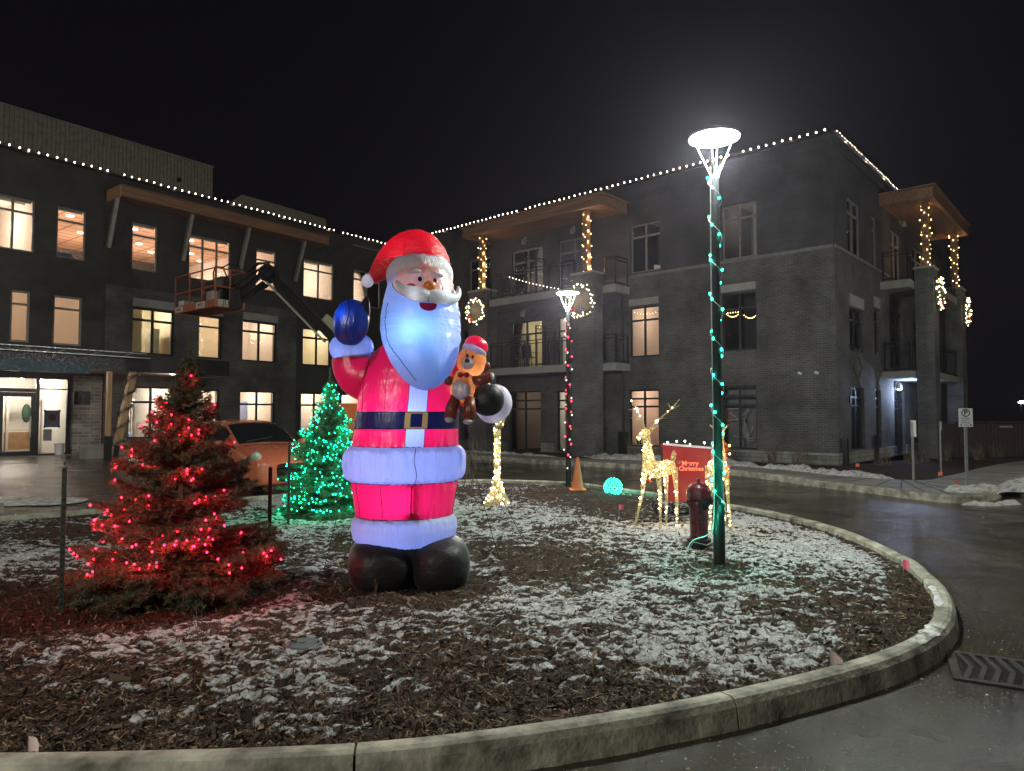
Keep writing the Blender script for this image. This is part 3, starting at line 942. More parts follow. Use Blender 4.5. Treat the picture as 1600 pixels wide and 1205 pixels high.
# roof plant
ph = thing('rooftop_penthouse', 'corrugated metal plant room standing on the roof of the left wing', 'plant room', M=FL @ Matrix.Translation((0, -2.5, 10.2)))
b = B()
for k in range(0, 90):
    x = 8.37 + k * .15
    b.box(x, x + .085, 0, .035, 0, 2.56)
b.box(8.37, 22, -5, 0, 0, 2.56)
b.build('cladding', 'corrugated', ph)
B().box(8.33, 22, -5, .06, 2.562, 2.60).build('coping', 'steel_grey', ph)
b = B(); b.lathe([(.10, 0), (.10, .05), (.06, .06)], 14, M=Matrix.Translation((9.9, .04, 1.55)) @ Matrix.Rotation(-math.pi / 2, 4, 'X'))
b.build('vent_cap', 'black_metal', ph)
rv = thing('rooftop_unit', 'low rounded mechanical unit on the roof right of the corrugated plant room', 'roof unit', M=FL @ Matrix.Translation((0, -3, 10.2)))
b = B()
prof = [(7.5, 0), (7.34, .9), (7.15, 1.4), (6.6, 1.86), (4.6, 1.86), (1.7, 1.80), (1.6, 0)]
n_ = len(prof)
b.add([(x, 0, z) for x, z in prof] + [(x, -3, z) for x, z in prof], [tuple(range(n_)), tuple(range(2 * n_ - 1, n_ - 1, -1))] + [(i, i + n_, (i + 1) % n_ + n_, (i + 1) % n_) for i in range(n_)])
b.build('casing', 'corrugated', rv)
b = B()
for k in range(4): b.box(4.7, 6.3, 0.001, .04, 1.18 + k * .13, 1.22 + k * .13)
b.build('louvre', 'steel_grey', rv)
# timber eyebrow canopy and its four raking struts
B().box(4.75, 13.72, .89, 1.0, 9.44, 9.80).build('fascia', 'timber', left, FL)
b = B(); b.box(4.75, 13.72, .02, .885, 9.46, 9.52); b.box(4.70, 13.77, .02, 1.06, 9.802, 9.84)
b.build('canopy_roof', 'timber_soffit', left, FL)
B().box(13.73, 13.80, .0, 1.02, 9.38, 9.79).build('canopy_end', 'timber_raw', left, FL)
B().box(4.66, 4.74, .0, 1.02, 9.44, 9.79).build('canopy_end', 'timber', left, FL)
for x in (13.75, 11.0, 8.55, 5.8):
    B().bar((x, .12, 7.7), (x + .02, .80, 9.44), .12, .16).build('strut', 'steel_grey', left, FL)
# entrance canopy, wall and doors
b = B(); b.box(10.9, 22, 3.25, 3.4, 3.04, 3.58); b.box(10.9, 11.05, .13, 3.25, 3.04, 3.58); b.box(11.06, 22, .14, 3.24, 3.40, 3.5)
b.build('entrance_canopy', 'black_metal', left, FL)
B().box(11.06, 22, .14, 3.24, 3.12, 3.16).build('canopy_soffit', 'soffit_pink', left, FL)
B().box(15.6, 22, 3.42, 3.56, 2.90, 3.22).build('sign_band', pbr('teal_band', (.02, .06, .085), .5), left, FL)
b = B()
for z, y in ((3.48, 3.75), (3.64, 3.52)): b.bar((13.9, y, z), (22, y, z), .022)
for k in range(9):
    x = 14.3 + k * .95
    b.bar((x, 3.52, 3.64), (x + .5, 3.75, 3.48), .018)
b.build('trellis', 'galv', left, FL)
for x in (12.2, 15.6):
    o = B().lathe([(.07, 0), (.07, .03)], 14, (x, 1.9, 3.085)).build('downlight', 'ceiling_lamp', left, FL)
    point(o, (x, 1.9, 2.95), 16, (1, .80, .68), .06)
sv = B(); sv.box(13.85, 14.78, .005, .16, .05, 3.0); sv.build('stone_pier', 'ledge_dark', left, FL)
# glazed entrance: frames, doors, poster
ef = B()
for x0, x1, z0, z1 in ((14.80, 14.90, .27, 2.88), (15.74, 15.84, .27, 2.88), (14.90, 15.74, 2.50, 2.54), (14.80, 18.6, 2.86, 2.90), (14.9, 15.74, .27, .33), (15.84, 18.6, 2.40, 2.52)):
    ef.box(x0, x1, -.10, -.02, z0, z1)
efo = ef.build('entrance_frame', 'black_frame', left, FL)
B().box(14.86, 18.6, -.07, -.06, .30, 2.87).build('pane', 'glass', efo)
for x0 in (15.85, 17.0):
    d = B(); x1 = x0 + 1.05
    for q in ((x0, x0 + .13, .29, 2.39), (x1 - .13, x1, .29, 2.39), (x0 + .13, x1 - .13, 2.24, 2.39), (x0 + .13, x1 - .13, .29, .44)): d.box(q[0], q[1], -.04, .0, q[2], q[3])
    do = d.build('entrance_door', 'black_frame', left, FL)
    B().bar((x0 + .16, .05, .9), (x0 + .16, .05, 1.6), .03).build('handle', 'galv', do)
rm = room(left, FL, ENT, 'room_white', 3.6, 210, (1, .90, .76), zf=.26, zc=3.0, mx=.02, lz=.35, lx=16)
b = B()
for x0 in (15.0, 16.0, 17.1):
    for q in ((x0, x0 + .08, .27, 2.3), (x0 + .86, x0 + .94, .27, 2.3), (x0 + .08, x0 + .86, 2.2, 2.3), (x0 + .08, x0 + .86, 1.05, 1.15), (x0 + .08, x0 + .86, .27, .4)): b.box(q[0], q[1], -2.5, -2.42, q[2], q[3])
b.build('inner_door', 'door_white', rm)
B().box(14.82, 18.4, -3.4, -3.3, .27, 1.0).build('reception_desk', 'cabinet', rm)
for x in (16.45, 15.2):
    B().ball((x, -2.8, 1.7), (.16, .1, .35), 8, 6).build('green_wreath', 'green_wire', rm)  # plain dark green ovals
po = B().box(15.12, 15.56, -.055, -.052, 1.24, 1.78).build('poster', pbr('poster_grey', (.10, .10, .12), .6), left, FL)
b = B()
for q in ((15.08, 15.60, 1.76, 1.80), (15.08, 15.60, 1.22, 1.26), (15.10, 15.14, 1.20, 1.82), (15.54, 15.58, 1.20, 1.82)): b.box(q[0], q[1], -.051, -.048, q[2], q[3])
b.build('tape', pbr('blue_tape', (.02, .06, .30), .6), po)
B().lathe([(.12, 0), (.12, .004)], 20, M=Matrix.Translation((15.33, -.048, 1.56)) @ Matrix.Rotation(-math.pi / 2, 4, 'X')).build('emblem', pbr('emblem_dark', (.05, .01, .012), .5), po)
B().box(15.20, 15.46, -.44, -.43, .75, 1.15).build('notice', 'room_white', rm)
B().box(14.25, 14.78, .17, .20, 2.0, 2.46).build('wall_panel', 'black_metal', left, FL)
B().box(13.85, 18.6, -.2, .5, .2, .285).build('threshold', 'concrete', left, FL)
B().box(8, 13.8, .14, .40, 0, .62).build('planter_wall', 'ledge_dark', left, FL)

# ---- right wing
right = thing('apartment_building', 'charcoal brick right wing of the building with balconies, timber canopies and roofline lights', 'building', M=FR)
LEN = 22.0
R3 = [(6.03, 7.31, 6.97, 8.80), (2.42, 3.64, 6.92, 8.78), (11.62, 13.36, 6.72, 8.76), (9.19, 10.77, 6.72, 8.80), (14.68, 16.05, 7.05, 8.78), (17.16, 17.85, 7.05, 8.88), (19.0, 20.2, 7.05, 8.8)]
R2 = [(6.12, 7.37, 3.80, 5.68), (2.47, 3.68, 3.80, 5.76), (11.67, 13.44, 3.55, 5.66), (10.22, 10.85, 3.55, 5.64), (15.2, 16.4, 3.8, 5.6)]
R1 = [(6.15, 7.42, .47, 2.58), (2.51, 3.73, .50, 2.62), (11.74, 13.55, .10, 2.66), (10.30, 10.89, .16, 2.62), (15.2, 16.4, .5, 2.6)]
wall(right, FR, (0, LEN), (-.1, 6.86), R2 + R1, 'brick')
wall(right, FR, (0, LEN), (6.86, 10.36), R3, 'cladding')
S3 = [(-2.95, -1.40, 6.95, 8.76), (-5.0, -4.30, 6.95, 8.76), (-8.45, -6.88, 6.72, 8.80), (-12.6, -10.4, 6.72, 8.8)]
S2 = [(-2.95, -1.42, 3.72, 5.12), (-5.0, -4.32, 3.72, 5.4), (-8.45, -6.9, 3.55, 5.6), (-12.4, -10.4, 3.55, 5.6)]
S1 = [(-2.90, -1.40, .52, 2.54), (-5.0, -4.32, .46, 2.55), (-8.45, -6.88, .12, 2.60), (-12.4, -10.6, .12, 2.6)]
wall(right, FS, (-18, 0), (-.1, 6.86), S2 + S1, 'brick')
wall(right, FS, (-18, 0), (6.86, 10.36), S3, 'cladding')
B().box(0, LEN, -11, -.3, 10.0, 10.18).build('roof', 'charcoal_panel', right, FR)
b = B(); b.box(.07, LEN, -.26, .07, 10.362, 10.44); b.build('coping', 'black_metal', right, FR)
B().box(-18, -.0, -.26, .07, 10.362, 10.44).build('coping', 'black_metal', right, FS)
b = B(); b.box(.03, 7.3, .004, .045, 6.80, 6.90); b.build('belt_course', 'light_trim', right, FR)
B().box(-6.6, -.0, .004, .045, 6.80, 6.90).build('belt_course', 'light_trim', right, FS)
for x0, x1 in ((-.04, 7.7), (11.0, 11.7), (13.6, 22)): B().box(x0, x1, .003, .07, -.1, .47).build('stone_base', 'ledge_stone', right, FR)
for x0, x1 in ((-6.85, .0), (-10.5, -8.5)): B().box(x0, x1, .003, .07, -.1, .47).build('stone_base', 'ledge_stone', right, FS)
B().box(-.06, 7.7, .071, .10, .40, .47).build('base_cap', 'precast', right, FR)
def unit(F, h, style, fm, lit=None, cols=2, zf=None, zc=None, **k):
    rows = {'3': (.74,), '2': (.73,), '1': (.84, .70), 'd': (.80,)}[style]
    window(right, F, h, fm, cols, rows, fw=.055 if style != '1' else .06, mw=.07)
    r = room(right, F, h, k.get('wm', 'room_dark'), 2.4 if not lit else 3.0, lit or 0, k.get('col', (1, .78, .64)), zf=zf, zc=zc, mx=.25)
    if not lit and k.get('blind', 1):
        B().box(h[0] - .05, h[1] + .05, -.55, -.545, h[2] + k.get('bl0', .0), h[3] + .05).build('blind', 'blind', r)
    return r
r = unit(FR, R3[0], '3', 'pale_frame', zc=9.3, blind=0)
B().add([(6.05, -.5, 6.9), (6.60, -.5, 6.9), (6.60, -.5, 7.30), (6.05, -.5, 7.18)], [(0, 1, 2, 3)]).build('glow_patch', emis('dim_glow', (.8, .62, .5), .38), r)  # emissive patch: lamplight on the wall put into the material
r = unit(FR, R3[1], '3', 'pale_frame', zc=9.3, lit=9, wm='blind')
B().box(3.0, 3.35, -2.9, -2.85, 6.5, 8.2).build('doorway', 'room_dark', r)
r = unit(FR, R3[2], '3', 'pale_frame', zc=9.3, lit=26, wm='room_white', col=(1, .88, .72))
b = B()
for k in range(22): b.box(11.66 + k * .079, 11.70 + k * .079, -.5 - .03 * (k % 2), -.47 - .03 * (k % 2), 6.72, 8.7)
b.build('curtain', 'curtain', r)
r = unit(FR, R3[3], '3', 'pale_frame', zc=9.3, lit=3.5, wm='blind', col=(.9, .9, 1))
r = unit(FR, R3[4], '3', 'pale_frame', zc=9.3, lit=9, wm='room_wall')
r = unit(FR, R3[5], '3', 'pale_frame', zc=9.3, lit=14, cols=1, wm='room_wall_yellow')
r = unit(FR, R3[6], '3', 'pale_frame', zc=9.3)
r = unit(FR, R2[0], '2', 'black_frame', lit=40, wm='room_wall', zc=6.1)
B().box(6.16, 6.55, -1.2, -1.1, 3.3, 4.9).build('wardrobe', 'blind', r)
for h in (R2[0], R2[1]):
    B().box(h[0], h[1], .003, .05, h[3] + .05, h[3] + .30).build('lintel', 'precast', right, FR)
r = unit(FR, R2[1], '2', 'black_frame', zc=6.1, blind=0)
r2dark = r
r = unit(FR, R2[2], '2', 'black_frame', lit=42, wm='room_wall_yellow', zc=6.1, col=(1, .88, .62))
b = B()
for k in range(9): b.box(12.75 + k * .078, 12.79 + k * .078, -.5 - .03 * (k % 2), -.47 - .03 * (k % 2), 3.5, 5.1)
b.build('curtain', 'curtain', r)
r = unit(FR, R2[3], '2', 'black_frame', lit=22, cols=1, wm='room_white', zc=6.1, col=(1, .95, .8))
r = unit(FR, R2[4], '2', 'black_frame')
r = unit(FR, R1[0], '1', 'black_frame', lit=46, wm='room_wall', zc=2.95, col=(1, .72, .58))
b = B(); b.box(6.85, 6.88, -1.62, -1.58, .9, 2.0); b.box(7.02, 7.05, -1.62, -1.58, .9, 2.0); b.box(6.85, 7.05, -1.62, -1.58, 2.0, 2.04)
b.build('picture_frame', 'cabinet', r)
b = B()
for k in range(30):
    x = 6.75 + rnd.random() * .5; b.bar((x, -.3, .55), (x + rnd.uniform(-.12, .12), -.3, .6 + rnd.random() * .28), .012)
b.build('house_plant', 'black_metal', r)
r1sl = unit(FR, R1[1], '1', 'black_frame', zc=2.95, blind=1, bl0=.0)
r = unit(FR, R1[2], '1', 'black_frame', zc=2.95, lit=7, wm='room_wall')
B().box(11.95, 12.45, -1.3, -1.25, .9, 2.1).build('picture', 'room_wall', r)
r = unit(FR, R1[3], '1', 'black_frame', lit=26, cols=1, wm='room_white', zc=2.95, col=(1, .92, .78))
b = B()
for k in range(8): b.box(10.33 + k * .07, 10.37 + k * .07, -.5 - .03 * (k % 2), -.47 - .03 * (k % 2), .2, 2.6)
b.build('curtain', 'curtain', r)
r = unit(FR, R1[4], '1', 'black_frame')
# sleigh ornament glowing faintly behind the ground-floor window
b = B()
def ring2(cx_, cz, rx, rz, a0, a1, w=.02, n=22):
    P = [(cx_ + rx * math.cos(a), -.35, cz + rz * math.sin(a)) for a in np.linspace(a0, a1, n)]
    b.tube(P, w, 5)
ring2(2.86, 1.32, .30, .55, R_(-110), R_(80)); ring2(2.86, 1.32, .24, .47, R_(-110), R_(80)); ring2(3.25, 1.25, .45, .38, R_(180), R_(300))
b.tube([(3.68, -.35, 1.85), (3.2, -.35, 1.85), (3.1, -.35, 1.5), (3.68, -.35, 1.45)], .02, 5)
b.tube([(3.60, -.35, 1.70), (3.05, -.35, 1.35), (2.95, -.35, .85)], .02, 5)
b.build('window_ornament', 'room_white', r1sl)
point(r1sl, (3.0, -1.0, 2.0), 2.5, (.9, 1, .9), .1)
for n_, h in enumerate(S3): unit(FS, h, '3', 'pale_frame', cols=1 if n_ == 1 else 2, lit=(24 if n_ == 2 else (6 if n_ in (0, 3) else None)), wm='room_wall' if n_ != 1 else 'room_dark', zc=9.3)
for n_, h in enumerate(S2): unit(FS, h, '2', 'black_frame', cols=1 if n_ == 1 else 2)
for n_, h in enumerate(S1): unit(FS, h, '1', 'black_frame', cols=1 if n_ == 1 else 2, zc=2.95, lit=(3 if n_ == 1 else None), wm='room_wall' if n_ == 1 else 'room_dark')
for h in S2[:2]: B().box(h[0], h[1], .003, .05, h[3] + .05, h[3] + .42).build('lintel', 'precast', right, FS)
# diamond of raised bricks between the side windows
for dx, sc in ((-2.2, 1.0), (-4.65, .55)):
    b = B()
    P = [(dx, .02, 3.62), (dx + .5 * sc, .02, 3.2), (dx, .02, 2.78), (dx - .5 * sc, .02, 3.2), (dx, .02, 3.62)]
    for i in range(4): b.bar(P[i], P[i + 1], .05, .05, up=(0, 1, 0))
    b.bar((dx - .25 * sc, .02, 3.85), (dx, .02, 3.62), .04, .04, up=(0, 1, 0)); b.bar((dx + .25 * sc, .02, 3.85), (dx, .02, 3.62), .04, .04, up=(0, 1, 0))
    b.bar((dx - .25 * sc, .02, 2.58), (dx, .02, 2.78), .04, .04, up=(0, 1, 0)); b.bar((dx + .25 * sc, .02, 2.58), (dx, .02, 2.78), .04, .04, up=(0, 1, 0))
    b.ball((dx, .02, 3.2), (.12 * sc, .03, .16 * sc), 8, 6)
    b.build('brick_ornament', 'brick_pier', right, FS)

def railing(root, F, pts, z0, z1, name='railing', step=.62):
    b = B()
    for z in (z1, z1 - .13, z0 + .09):
        for i in range(len(pts) - 1):
            b.bar((pts[i][0], pts[i][1], z), (pts[i + 1][0], pts[i + 1][1], z), .045, .03)
    for i in range(len(pts) - 1):
        a = Vector((*pts[i], 0)); c = Vector((*pts[i + 1], 0)); n = max(1, round((c - a).length / step))
        for k in range(n + 1):
            p = a.lerp(c, k / n); b.bar((p.x, p.y, z0), (p.x, p.y, z1), .045)
        n = max(1, int((c - a).length / .11))
    return b.build(name, 'black_metal', root, F)
def bay(F, sg, s0, s1, s2, s3, slabs, colmat='timber'):
    """a balcony bay: two brick piers, wrapped posts above, slabs, rails, a timber canopy; sg flips the run"""
    def bx(b, a, c, y0, y1, z0, z1):
        a *= sg; c *= sg
        b.box(min(a, c), max(a, c), y0, y1, z0, z1)
    for a, c in ((s0, s1), (s2, s3)):
        b = B(); bx(b, a, c, 1.0, 1.58, -.1, 6.88); b.build('pier', 'brick_pier', right, F)
        b = B(); bx(b, a - .04, c + .04, .96, 1.62, 6.88, 6.95); b.build('pier_cap', 'precast', right, F)
        m = (a + c) / 2
        b = B(); bx(b, m - .11, m + .11, 1.2, 1.42, 6.96, 9.30); b.build('post', colmat, right, F)
    for zb, zt in slabs:
        b = B(); bx(b, s0 - .55, s3 + .5, .005, .98, zb, zt); bx(b, s1 + .01, s2 - .01, .99, 1.45, zb, zt)
        b.build('balcony_slab', 'precast', right, F)
        railing(right, F, [(sg * (s1 + .02), 1.36), (sg * (s2 - .02), 1.36)], zt, zt + 1.05)
        railing(right, F, [(sg * (s0 - .5), .1), (sg * (s0 - .5), .9), (sg * (s0 - .02), .9)], zt, zt + 1.05)
    b = B(); bx(b, s0 - .45, s3 + .25, 1.60, 1.72, 9.28, 9.66); bx(b, s0 - .45, s0 - .35, .01, 1.59, 9.28, 9.66); bx(b, s3 + .15, s3 + .25, .01, 1.59, 9.28, 9.66)
    b.build('fascia', 'timber', right, F)
    b = B(); bx(b, s0 - .34, s3 + .14, .01, 1.59, 9.36, 9.42); b.build('canopy_soffit', 'timber_soffit', right, F)
    b = B(); bx(b, s0 - .55, s3 + .35, .01, 1.82, 9.67, 9.72); b.build('canopy_roof', 'timber_raw' if colmat == 'x' else 'timber', right, F)
bay(FR, 1, 7.90, 8.90, 13.35, 14.45, ((3.28, 3.56), (6.18, 6.46)))
bay(FS, -1, 5.75, 6.6, 11.2, 12.2, ((2.95, 3.2), (6.18, 6.46)))
railing(right, FR, [(11.4, .1), (11.4, .7), (11.4, 1.3)], 6.46, 8.1, 'privacy_screen', .6)
railing(right, FR, [(10.9, .1), (10.9, .7), (10.9, 1.3)], 3.56, 5.2, 'privacy_screen', .6)
# wall lanterns on the balconies, under-balcony lamp on the side
for F, s, z, on in ((FR, 12.55, 9.05, 0), (FR, 9.94, 9.05, 0), (FR, 12.62, 5.95, 0), (FS, -7.0, 2.72, 1), (FS, -8.3, 9.2, 0)):
    y = .02
    b = B(); b.box(s - .05, s + .05, y, y + .05, z, z + .22); b.lathe([(.03, .14), (.09, .04), (.10, -.10), (.02, -.12)], 12, (s, y + .14, z))
    o = b.build('wall_lantern', 'steel_grey', right, F)
    if on:
        B().ball((s, y + .14, z - .09), (.09, .09, .07), 10, 8).build('lantern_bulb', emis('blue_white_lamp', (.62, .78, 1.0), 14), o)
        point(o, (s, y + .5, z - .25), 120, (.50, .66, 1.0), .08)
for x in (.55, 1.05):
    b = B(); b.box(x - .03, x + .03, .003, .05, 2.9, 2.98); b.tube([(x, .05, 2.93), (x + .05, .12, 2.97)], .045, 10)
    b.build('flood_light', 'flood_white' if 'flood_white' in MATS else pbr('flood_white', (.8, .8, .8), .4), right, FR)
B().tube([(7.62, .10, 0), (7.62, .10, 6.2)], .05, 8).build('downpipe', 'black_metal', right, FR)
B().box(7.42, 7.68, .12, .35, .1, 1.02).build('meter_box', 'black_metal', right, FR)
for x in (-.3, -3.75): B().box(x - .08, x + .08, .071, .2, .1, .95).build('utility_post', 'black_metal', right, FS)
b = B(); b.box(-1.35, -1.2, .003, .04, 2.0, 2.25); b.build('number_plate', 'black_metal', right, FS)
B().box(14.78, 15.06, .003, .03, 5.82, 5.98).build('exit_vent', 'soffit_pink', right, FR)

# ------------------------------------------------------------------ strings of lights
def strand(name, pts, label, group, kind, spacing, r, F=None, wire='black_metal', wr=.006, power=0, pcol=(1, .8, .6), every=6, jit=.0, cat='string lights', kinds=None):
    """a cable through pts (in frame F) with a bulb every `spacing` metres"""
    M = F.copy() if F is not None else Matrix()
    P = [Vector(p) for p in pts]
    base = P[0].copy()
    t = thing(name, label, cat, M=M @ Matrix.Translation(base), group=group)
    P = [p - base for p in P]
    B().tube(P, wr, 5).build('cable', wire, t)
    d = [0]
    for i in range(1, len(P)): d.append(d[-1] + (P[i] - P[i - 1]).length)
    n = int(d[-1] / spacing); k = 0
    for i in range(n):
        s = (i + .5) * spacing
        while d[k + 1] < s: k += 1
        u = (s - d[k]) / (d[k + 1] - d[k])
        if cat == 'string lights' and spacing > .25 and i % 37 == 11: continue
        p = P[k].lerp(P[k + 1], u) + Vector((rnd.uniform(-jit, jit), rnd.uniform(-jit, jit), rnd.uniform(-jit, jit)))
        bulb(t, p, (kinds[i % len(kinds)] if kinds else kind), r)
        if power and i % every == every // 2:
            point(t, p + Vector((0, 0, -.03)), power, pcol, .03)
    return t
def helix(x, y, z0, z1, r, turns, n=160, cross=False, ph=0.0):
    out = []
    for i in range(n):
        t = i / (n - 1)
        if cross: tt = 2 * t if t < .5 else 2 - 2 * t
        else: tt = t
        a = 2 * math.pi * turns * t + ph
        out.append((x + r * math.cos(a), y + r * math.sin(a), z0 + (z1 - z0) * tt))
    return out
G1 = 'roofline lights along the parapets'
strand('string_lights', [(x, .09, 10.50) for x in np.linspace(.2, 20.5, 40)], 'row of warm white roofline bulbs along the left wing above the boom lift', G1, 'warm_bulb', .275, .027, FL, power=2.4, every=9, jit=.012)
strand('string_lights', [(x, .09, 10.49) for x in np.linspace(.05, 21.8, 40)], 'row of warm white roofline bulbs rising from behind the red hat to the tall lamp', G1, 'warm_bulb', .262, .027, FR, power=2.4, every=9, jit=.012)
strand('string_lights', [(x, .09, 10.49) for x in np.linspace(-.1, -17, 30)], 'short row of warm white roofline bulbs running down to the side canopy', G1, 'warm_bulb', .262, .013, FS, power=2.4, every=9, jit=.012)
G2 = 'gold lights wound round the canopy posts'
for F, s, lab in ((FR, 13.9, 'gold lights wound round the canopy post above the round wreath'), (FR, 8.4, 'gold lights wound round the canopy post above the shorter street lamp'), (FS, -6.17, 'gold lights wound round the nearer post of the side canopy'), (FS, -11.7, 'gold lights wound round the far post at the right edge of the building')):
    strand('string_lights', helix(s, 1.31, 6.98, 9.26, .165, 15), lab, G2, 'gold_bulb', .44, .022, F, 'green_wire', .008, power=8, pcol=(1, .62, .25), every=7, jit=.04)
strand('string_lights', [(s, 1.42, 7.32 - .30 * (12.3 - s) + .035 * (12.3 - s) ** 2 * 0 - .06 * math.sin((12.3 - s) / 3.2 * math.pi)) for s in np.linspace(12.3, 9.1, 20)], 'small white bulbs hanging in a slack line on the upper balcony rail', 'balcony lights', 'warm_bulb', .19, .014, FR, wr=.004)

leafv = None
def leafmat():
    m, t, out = newmat('needles')
    p = nn(t, 'ShaderNodeBsdfPrincipled'); g = nn(t, 'ShaderNodeNewGeometry')
    n = noise(t, coords(t), 5, 3)
    a = nn(t, 'ShaderNodeMath', operation='ADD'); lk(t, n, a.inputs[0]); lk(t, g.outputs['Random Per Island'], a.inputs[1])
    h = nn(t, 'ShaderNodeMath', operation='MULTIPLY'); lk(t, a.outputs[0], h.inputs[0]); h.inputs[1].default_value = .5
    lk(t, ramp(t, h.outputs[0], [(.25, (.040, .060, .030)), (.5, (.085, .12, .065)), (.75, (.16, .19, .11))]), p.inputs['Base Color'])
    p.inputs['Roughness'].default_value = .55
    lk(t, p.outputs[0], out.inputs[0])
leafmat()
pbr('bark', (.10, .065, .04), .9, nscale=12)
pbr('ribbon_red', (.55, .02, .02), .5)
def needles(centers, dirs, length, width, rg_):
    """one thin triangle per needle"""
    n = len(centers)
    dirs = dirs / np.linalg.norm(dirs, axis=1)[:, None]
    side = np.cross(dirs, rg_.normal(size=(n, 3))); side /= np.linalg.norm(side, axis=1)[:, None]
    L = length * rg_.uniform(.7, 1.2, (n, 1)); W = width * rg_.uniform(.7, 1.2, (n, 1))
    return np.stack([centers - side * W, centers + side * W, centers + dirs * L], 1).reshape(-1, 3)
def wreath(F, s, y, z, R, label, seed):
    rg_ = np.random.default_rng(seed)
    t = thing('wreath', label, 'wreath', M=F @ Matrix.Translation((s, y, z)), group='lit wreaths hung on the brick piers')
    n = 2600
    a = rg_.random(n) * 2 * np.pi; b_ = rg_.random(n) * 2 * np.pi; q = rg_.random(n) ** .5 * .075
    rad = R + q * np.cos(b_)
    c = np.stack([rad * np.cos(a), q * np.sin(b_) + .03, rad * np.sin(a)], 1)
    d = np.stack([-np.sin(a), rg_.normal(0, .5, n), np.cos(a)], 1) + rg_.normal(0, .6, (n, 3))
    fastmesh('foliage', needles(c, d, .07, .009, rg_), np.arange(3 * n).reshape(-1, 3), 'needles', t)
    B().torus((0, .02, 0), R, .02, 32, 6, Matrix.Rotation(math.pi / 2, 4, 'X')).build('wire_ring', 'green_wire', t)
    for k in range(46):
        a = rg_.random() * 6.283; q = .07 + rg_.random() * .03; bb = rg_.random() * 3.14
        bulb(t, ((R + q * math.cos(bb)) * math.cos(a), .06 + q * math.sin(bb), (R + q * math.cos(bb)) * math.sin(a)), 'gold_bulb' if k % 2 else 'warm_bulb', .022)
    b = B()
    for sx in (-1, 1):
        b.ball((sx * .09, .12, -R * .78), (.09, .04, .06), 8, 6); b.bar((0, .12, -R * .78), (sx * .1, .12, -R * .78 - .2), .05, .01, up=(0, 1, 0))
    b.build('bow', 'ribbon_red', t, M=Matrix.Rotation(R_(rg_.uniform(-60, 60)), 4, 'Y'))
    point(t, (0, .28, 0), 9, (1, .66, .3), .2)
    return t
wreath(FR, 13.90, 1.64, 6.02, .50, 'round lit wreath on the brick pier right of the man figure', 1)
wreath(FR, 8.40, 1.64, 5.86, .56, 'lit wreath on the brick pier partly behind the shorter street lamp', 2)
wreath(FS, -6.2, 1.64, 6.0, .52, 'lit wreath on the nearer side pier seen edge on', 3)
wreath(FS, -11.7, 1.64, 5.95, .52, 'lit wreath on the farthest pier at the right edge of the building', 4)
b = B()
sw = thing('string_lights', 'two small loops of gold bulbs hanging inside the dark middle-floor window', 'string lights', M=FR @ Matrix.Translation((3.07, -.2, 5.0)))
b = B()
for x0, zz_ in ((-.32, 0), (.30, .10)):
    P = [(x0 + .23 * u, 0, zz_ - .12 * (1 - u * u)) for u in np.linspace(-1, 1, 9)]
    b.tube(P, .004, 4)
    for p in P: bulb(sw, p, 'gold_bulb', .017)
    for u in (-.8, -.4, 0, .4, .8):
        if x0 > 0: bulb(sw, (x0 + .23 * u, 0, zz_ + .03), 'gold_bulb', .017)
b.build('cable', 'black_metal', sw)
for cx_, zz_ in ((6.95, 5.45),):
    sw = thing('string_lights', 'short gold light strand hanging inside the lit middle-floor window', 'string lights', M=FR @ Matrix.Translation((6.75, -.2, 5.5)))
    P = [(.52 * u, 0, -.10 * (1 - u * u) + .02 * u) for u in np.linspace(-1, 1, 9)]
    B().tube(P, .004, 4).build('cable', 'black_metal', sw)
    for p in P: bulb(sw, p, 'gold_bulb', .014)

# ------------------------------------------------------------------ street lamps
def street_lamp(loc, label, power, col=(.93, 1.0, .90), H=4.28):
    t = thing('street_lamp', label, 'street lamp', loc, group='street lamps with dish heads')
    B().lathe([(.075, -.05), (.075, .02), (.058, .04), (.056, .62), (.044, .66)], 20).build('base', 'black_metal', t, smooth=False)
    b = B(); b.lathe([(.043, .66), (.040, H - .42), (.030, H - .38)], 16)
    b.build('pole', 'pole_paint', t, smooth=True)
    for k in range(4):
        a = math.pi / 4 + k * math.pi / 2 + .35
        B().tube([(.028 * math.cos(a), .028 * math.sin(a), H - .46), (.05 * math.cos(a), .05 * math.sin(a), H - .36), (.20 * math.cos(a), .20 * math.sin(a), H - .01)], .0055, 6).build('arm', 'galv', t)
    b = B(); b.lathe([(.250, -.012), (.255, .0), (.250, .012), (.17, .05), (.06, .07), (.001, .075)], 40, (0, 0, H), caps=False)
    b.build('dish', 'galv', t, smooth=True)
    b = B(); b.lathe([(.001, -.035), (.10, -.032), (.20, -.018), (.244, -.008)], 40, (0, 0, H), caps=False)
    b.build('lens', 'lamp_disc', t, smooth=True)
    point(t, (0, 0, H - .16), power, col, .12)
    return t
L1X, L1Y = 2.03, 6.86
street_lamp((L1X, L1Y, iz(L1X, L1Y) - .02), 'tall lit street lamp wound with green lights in the right half of the bed', 900)
L2X, L2Y = 1.22, 15.1
street_lamp((L2X, L2Y, iz(L2X, L2Y) - .05), 'distant lit street lamp wound with red and white bulbs beside the orange cone', 800, (1, 1, .95))
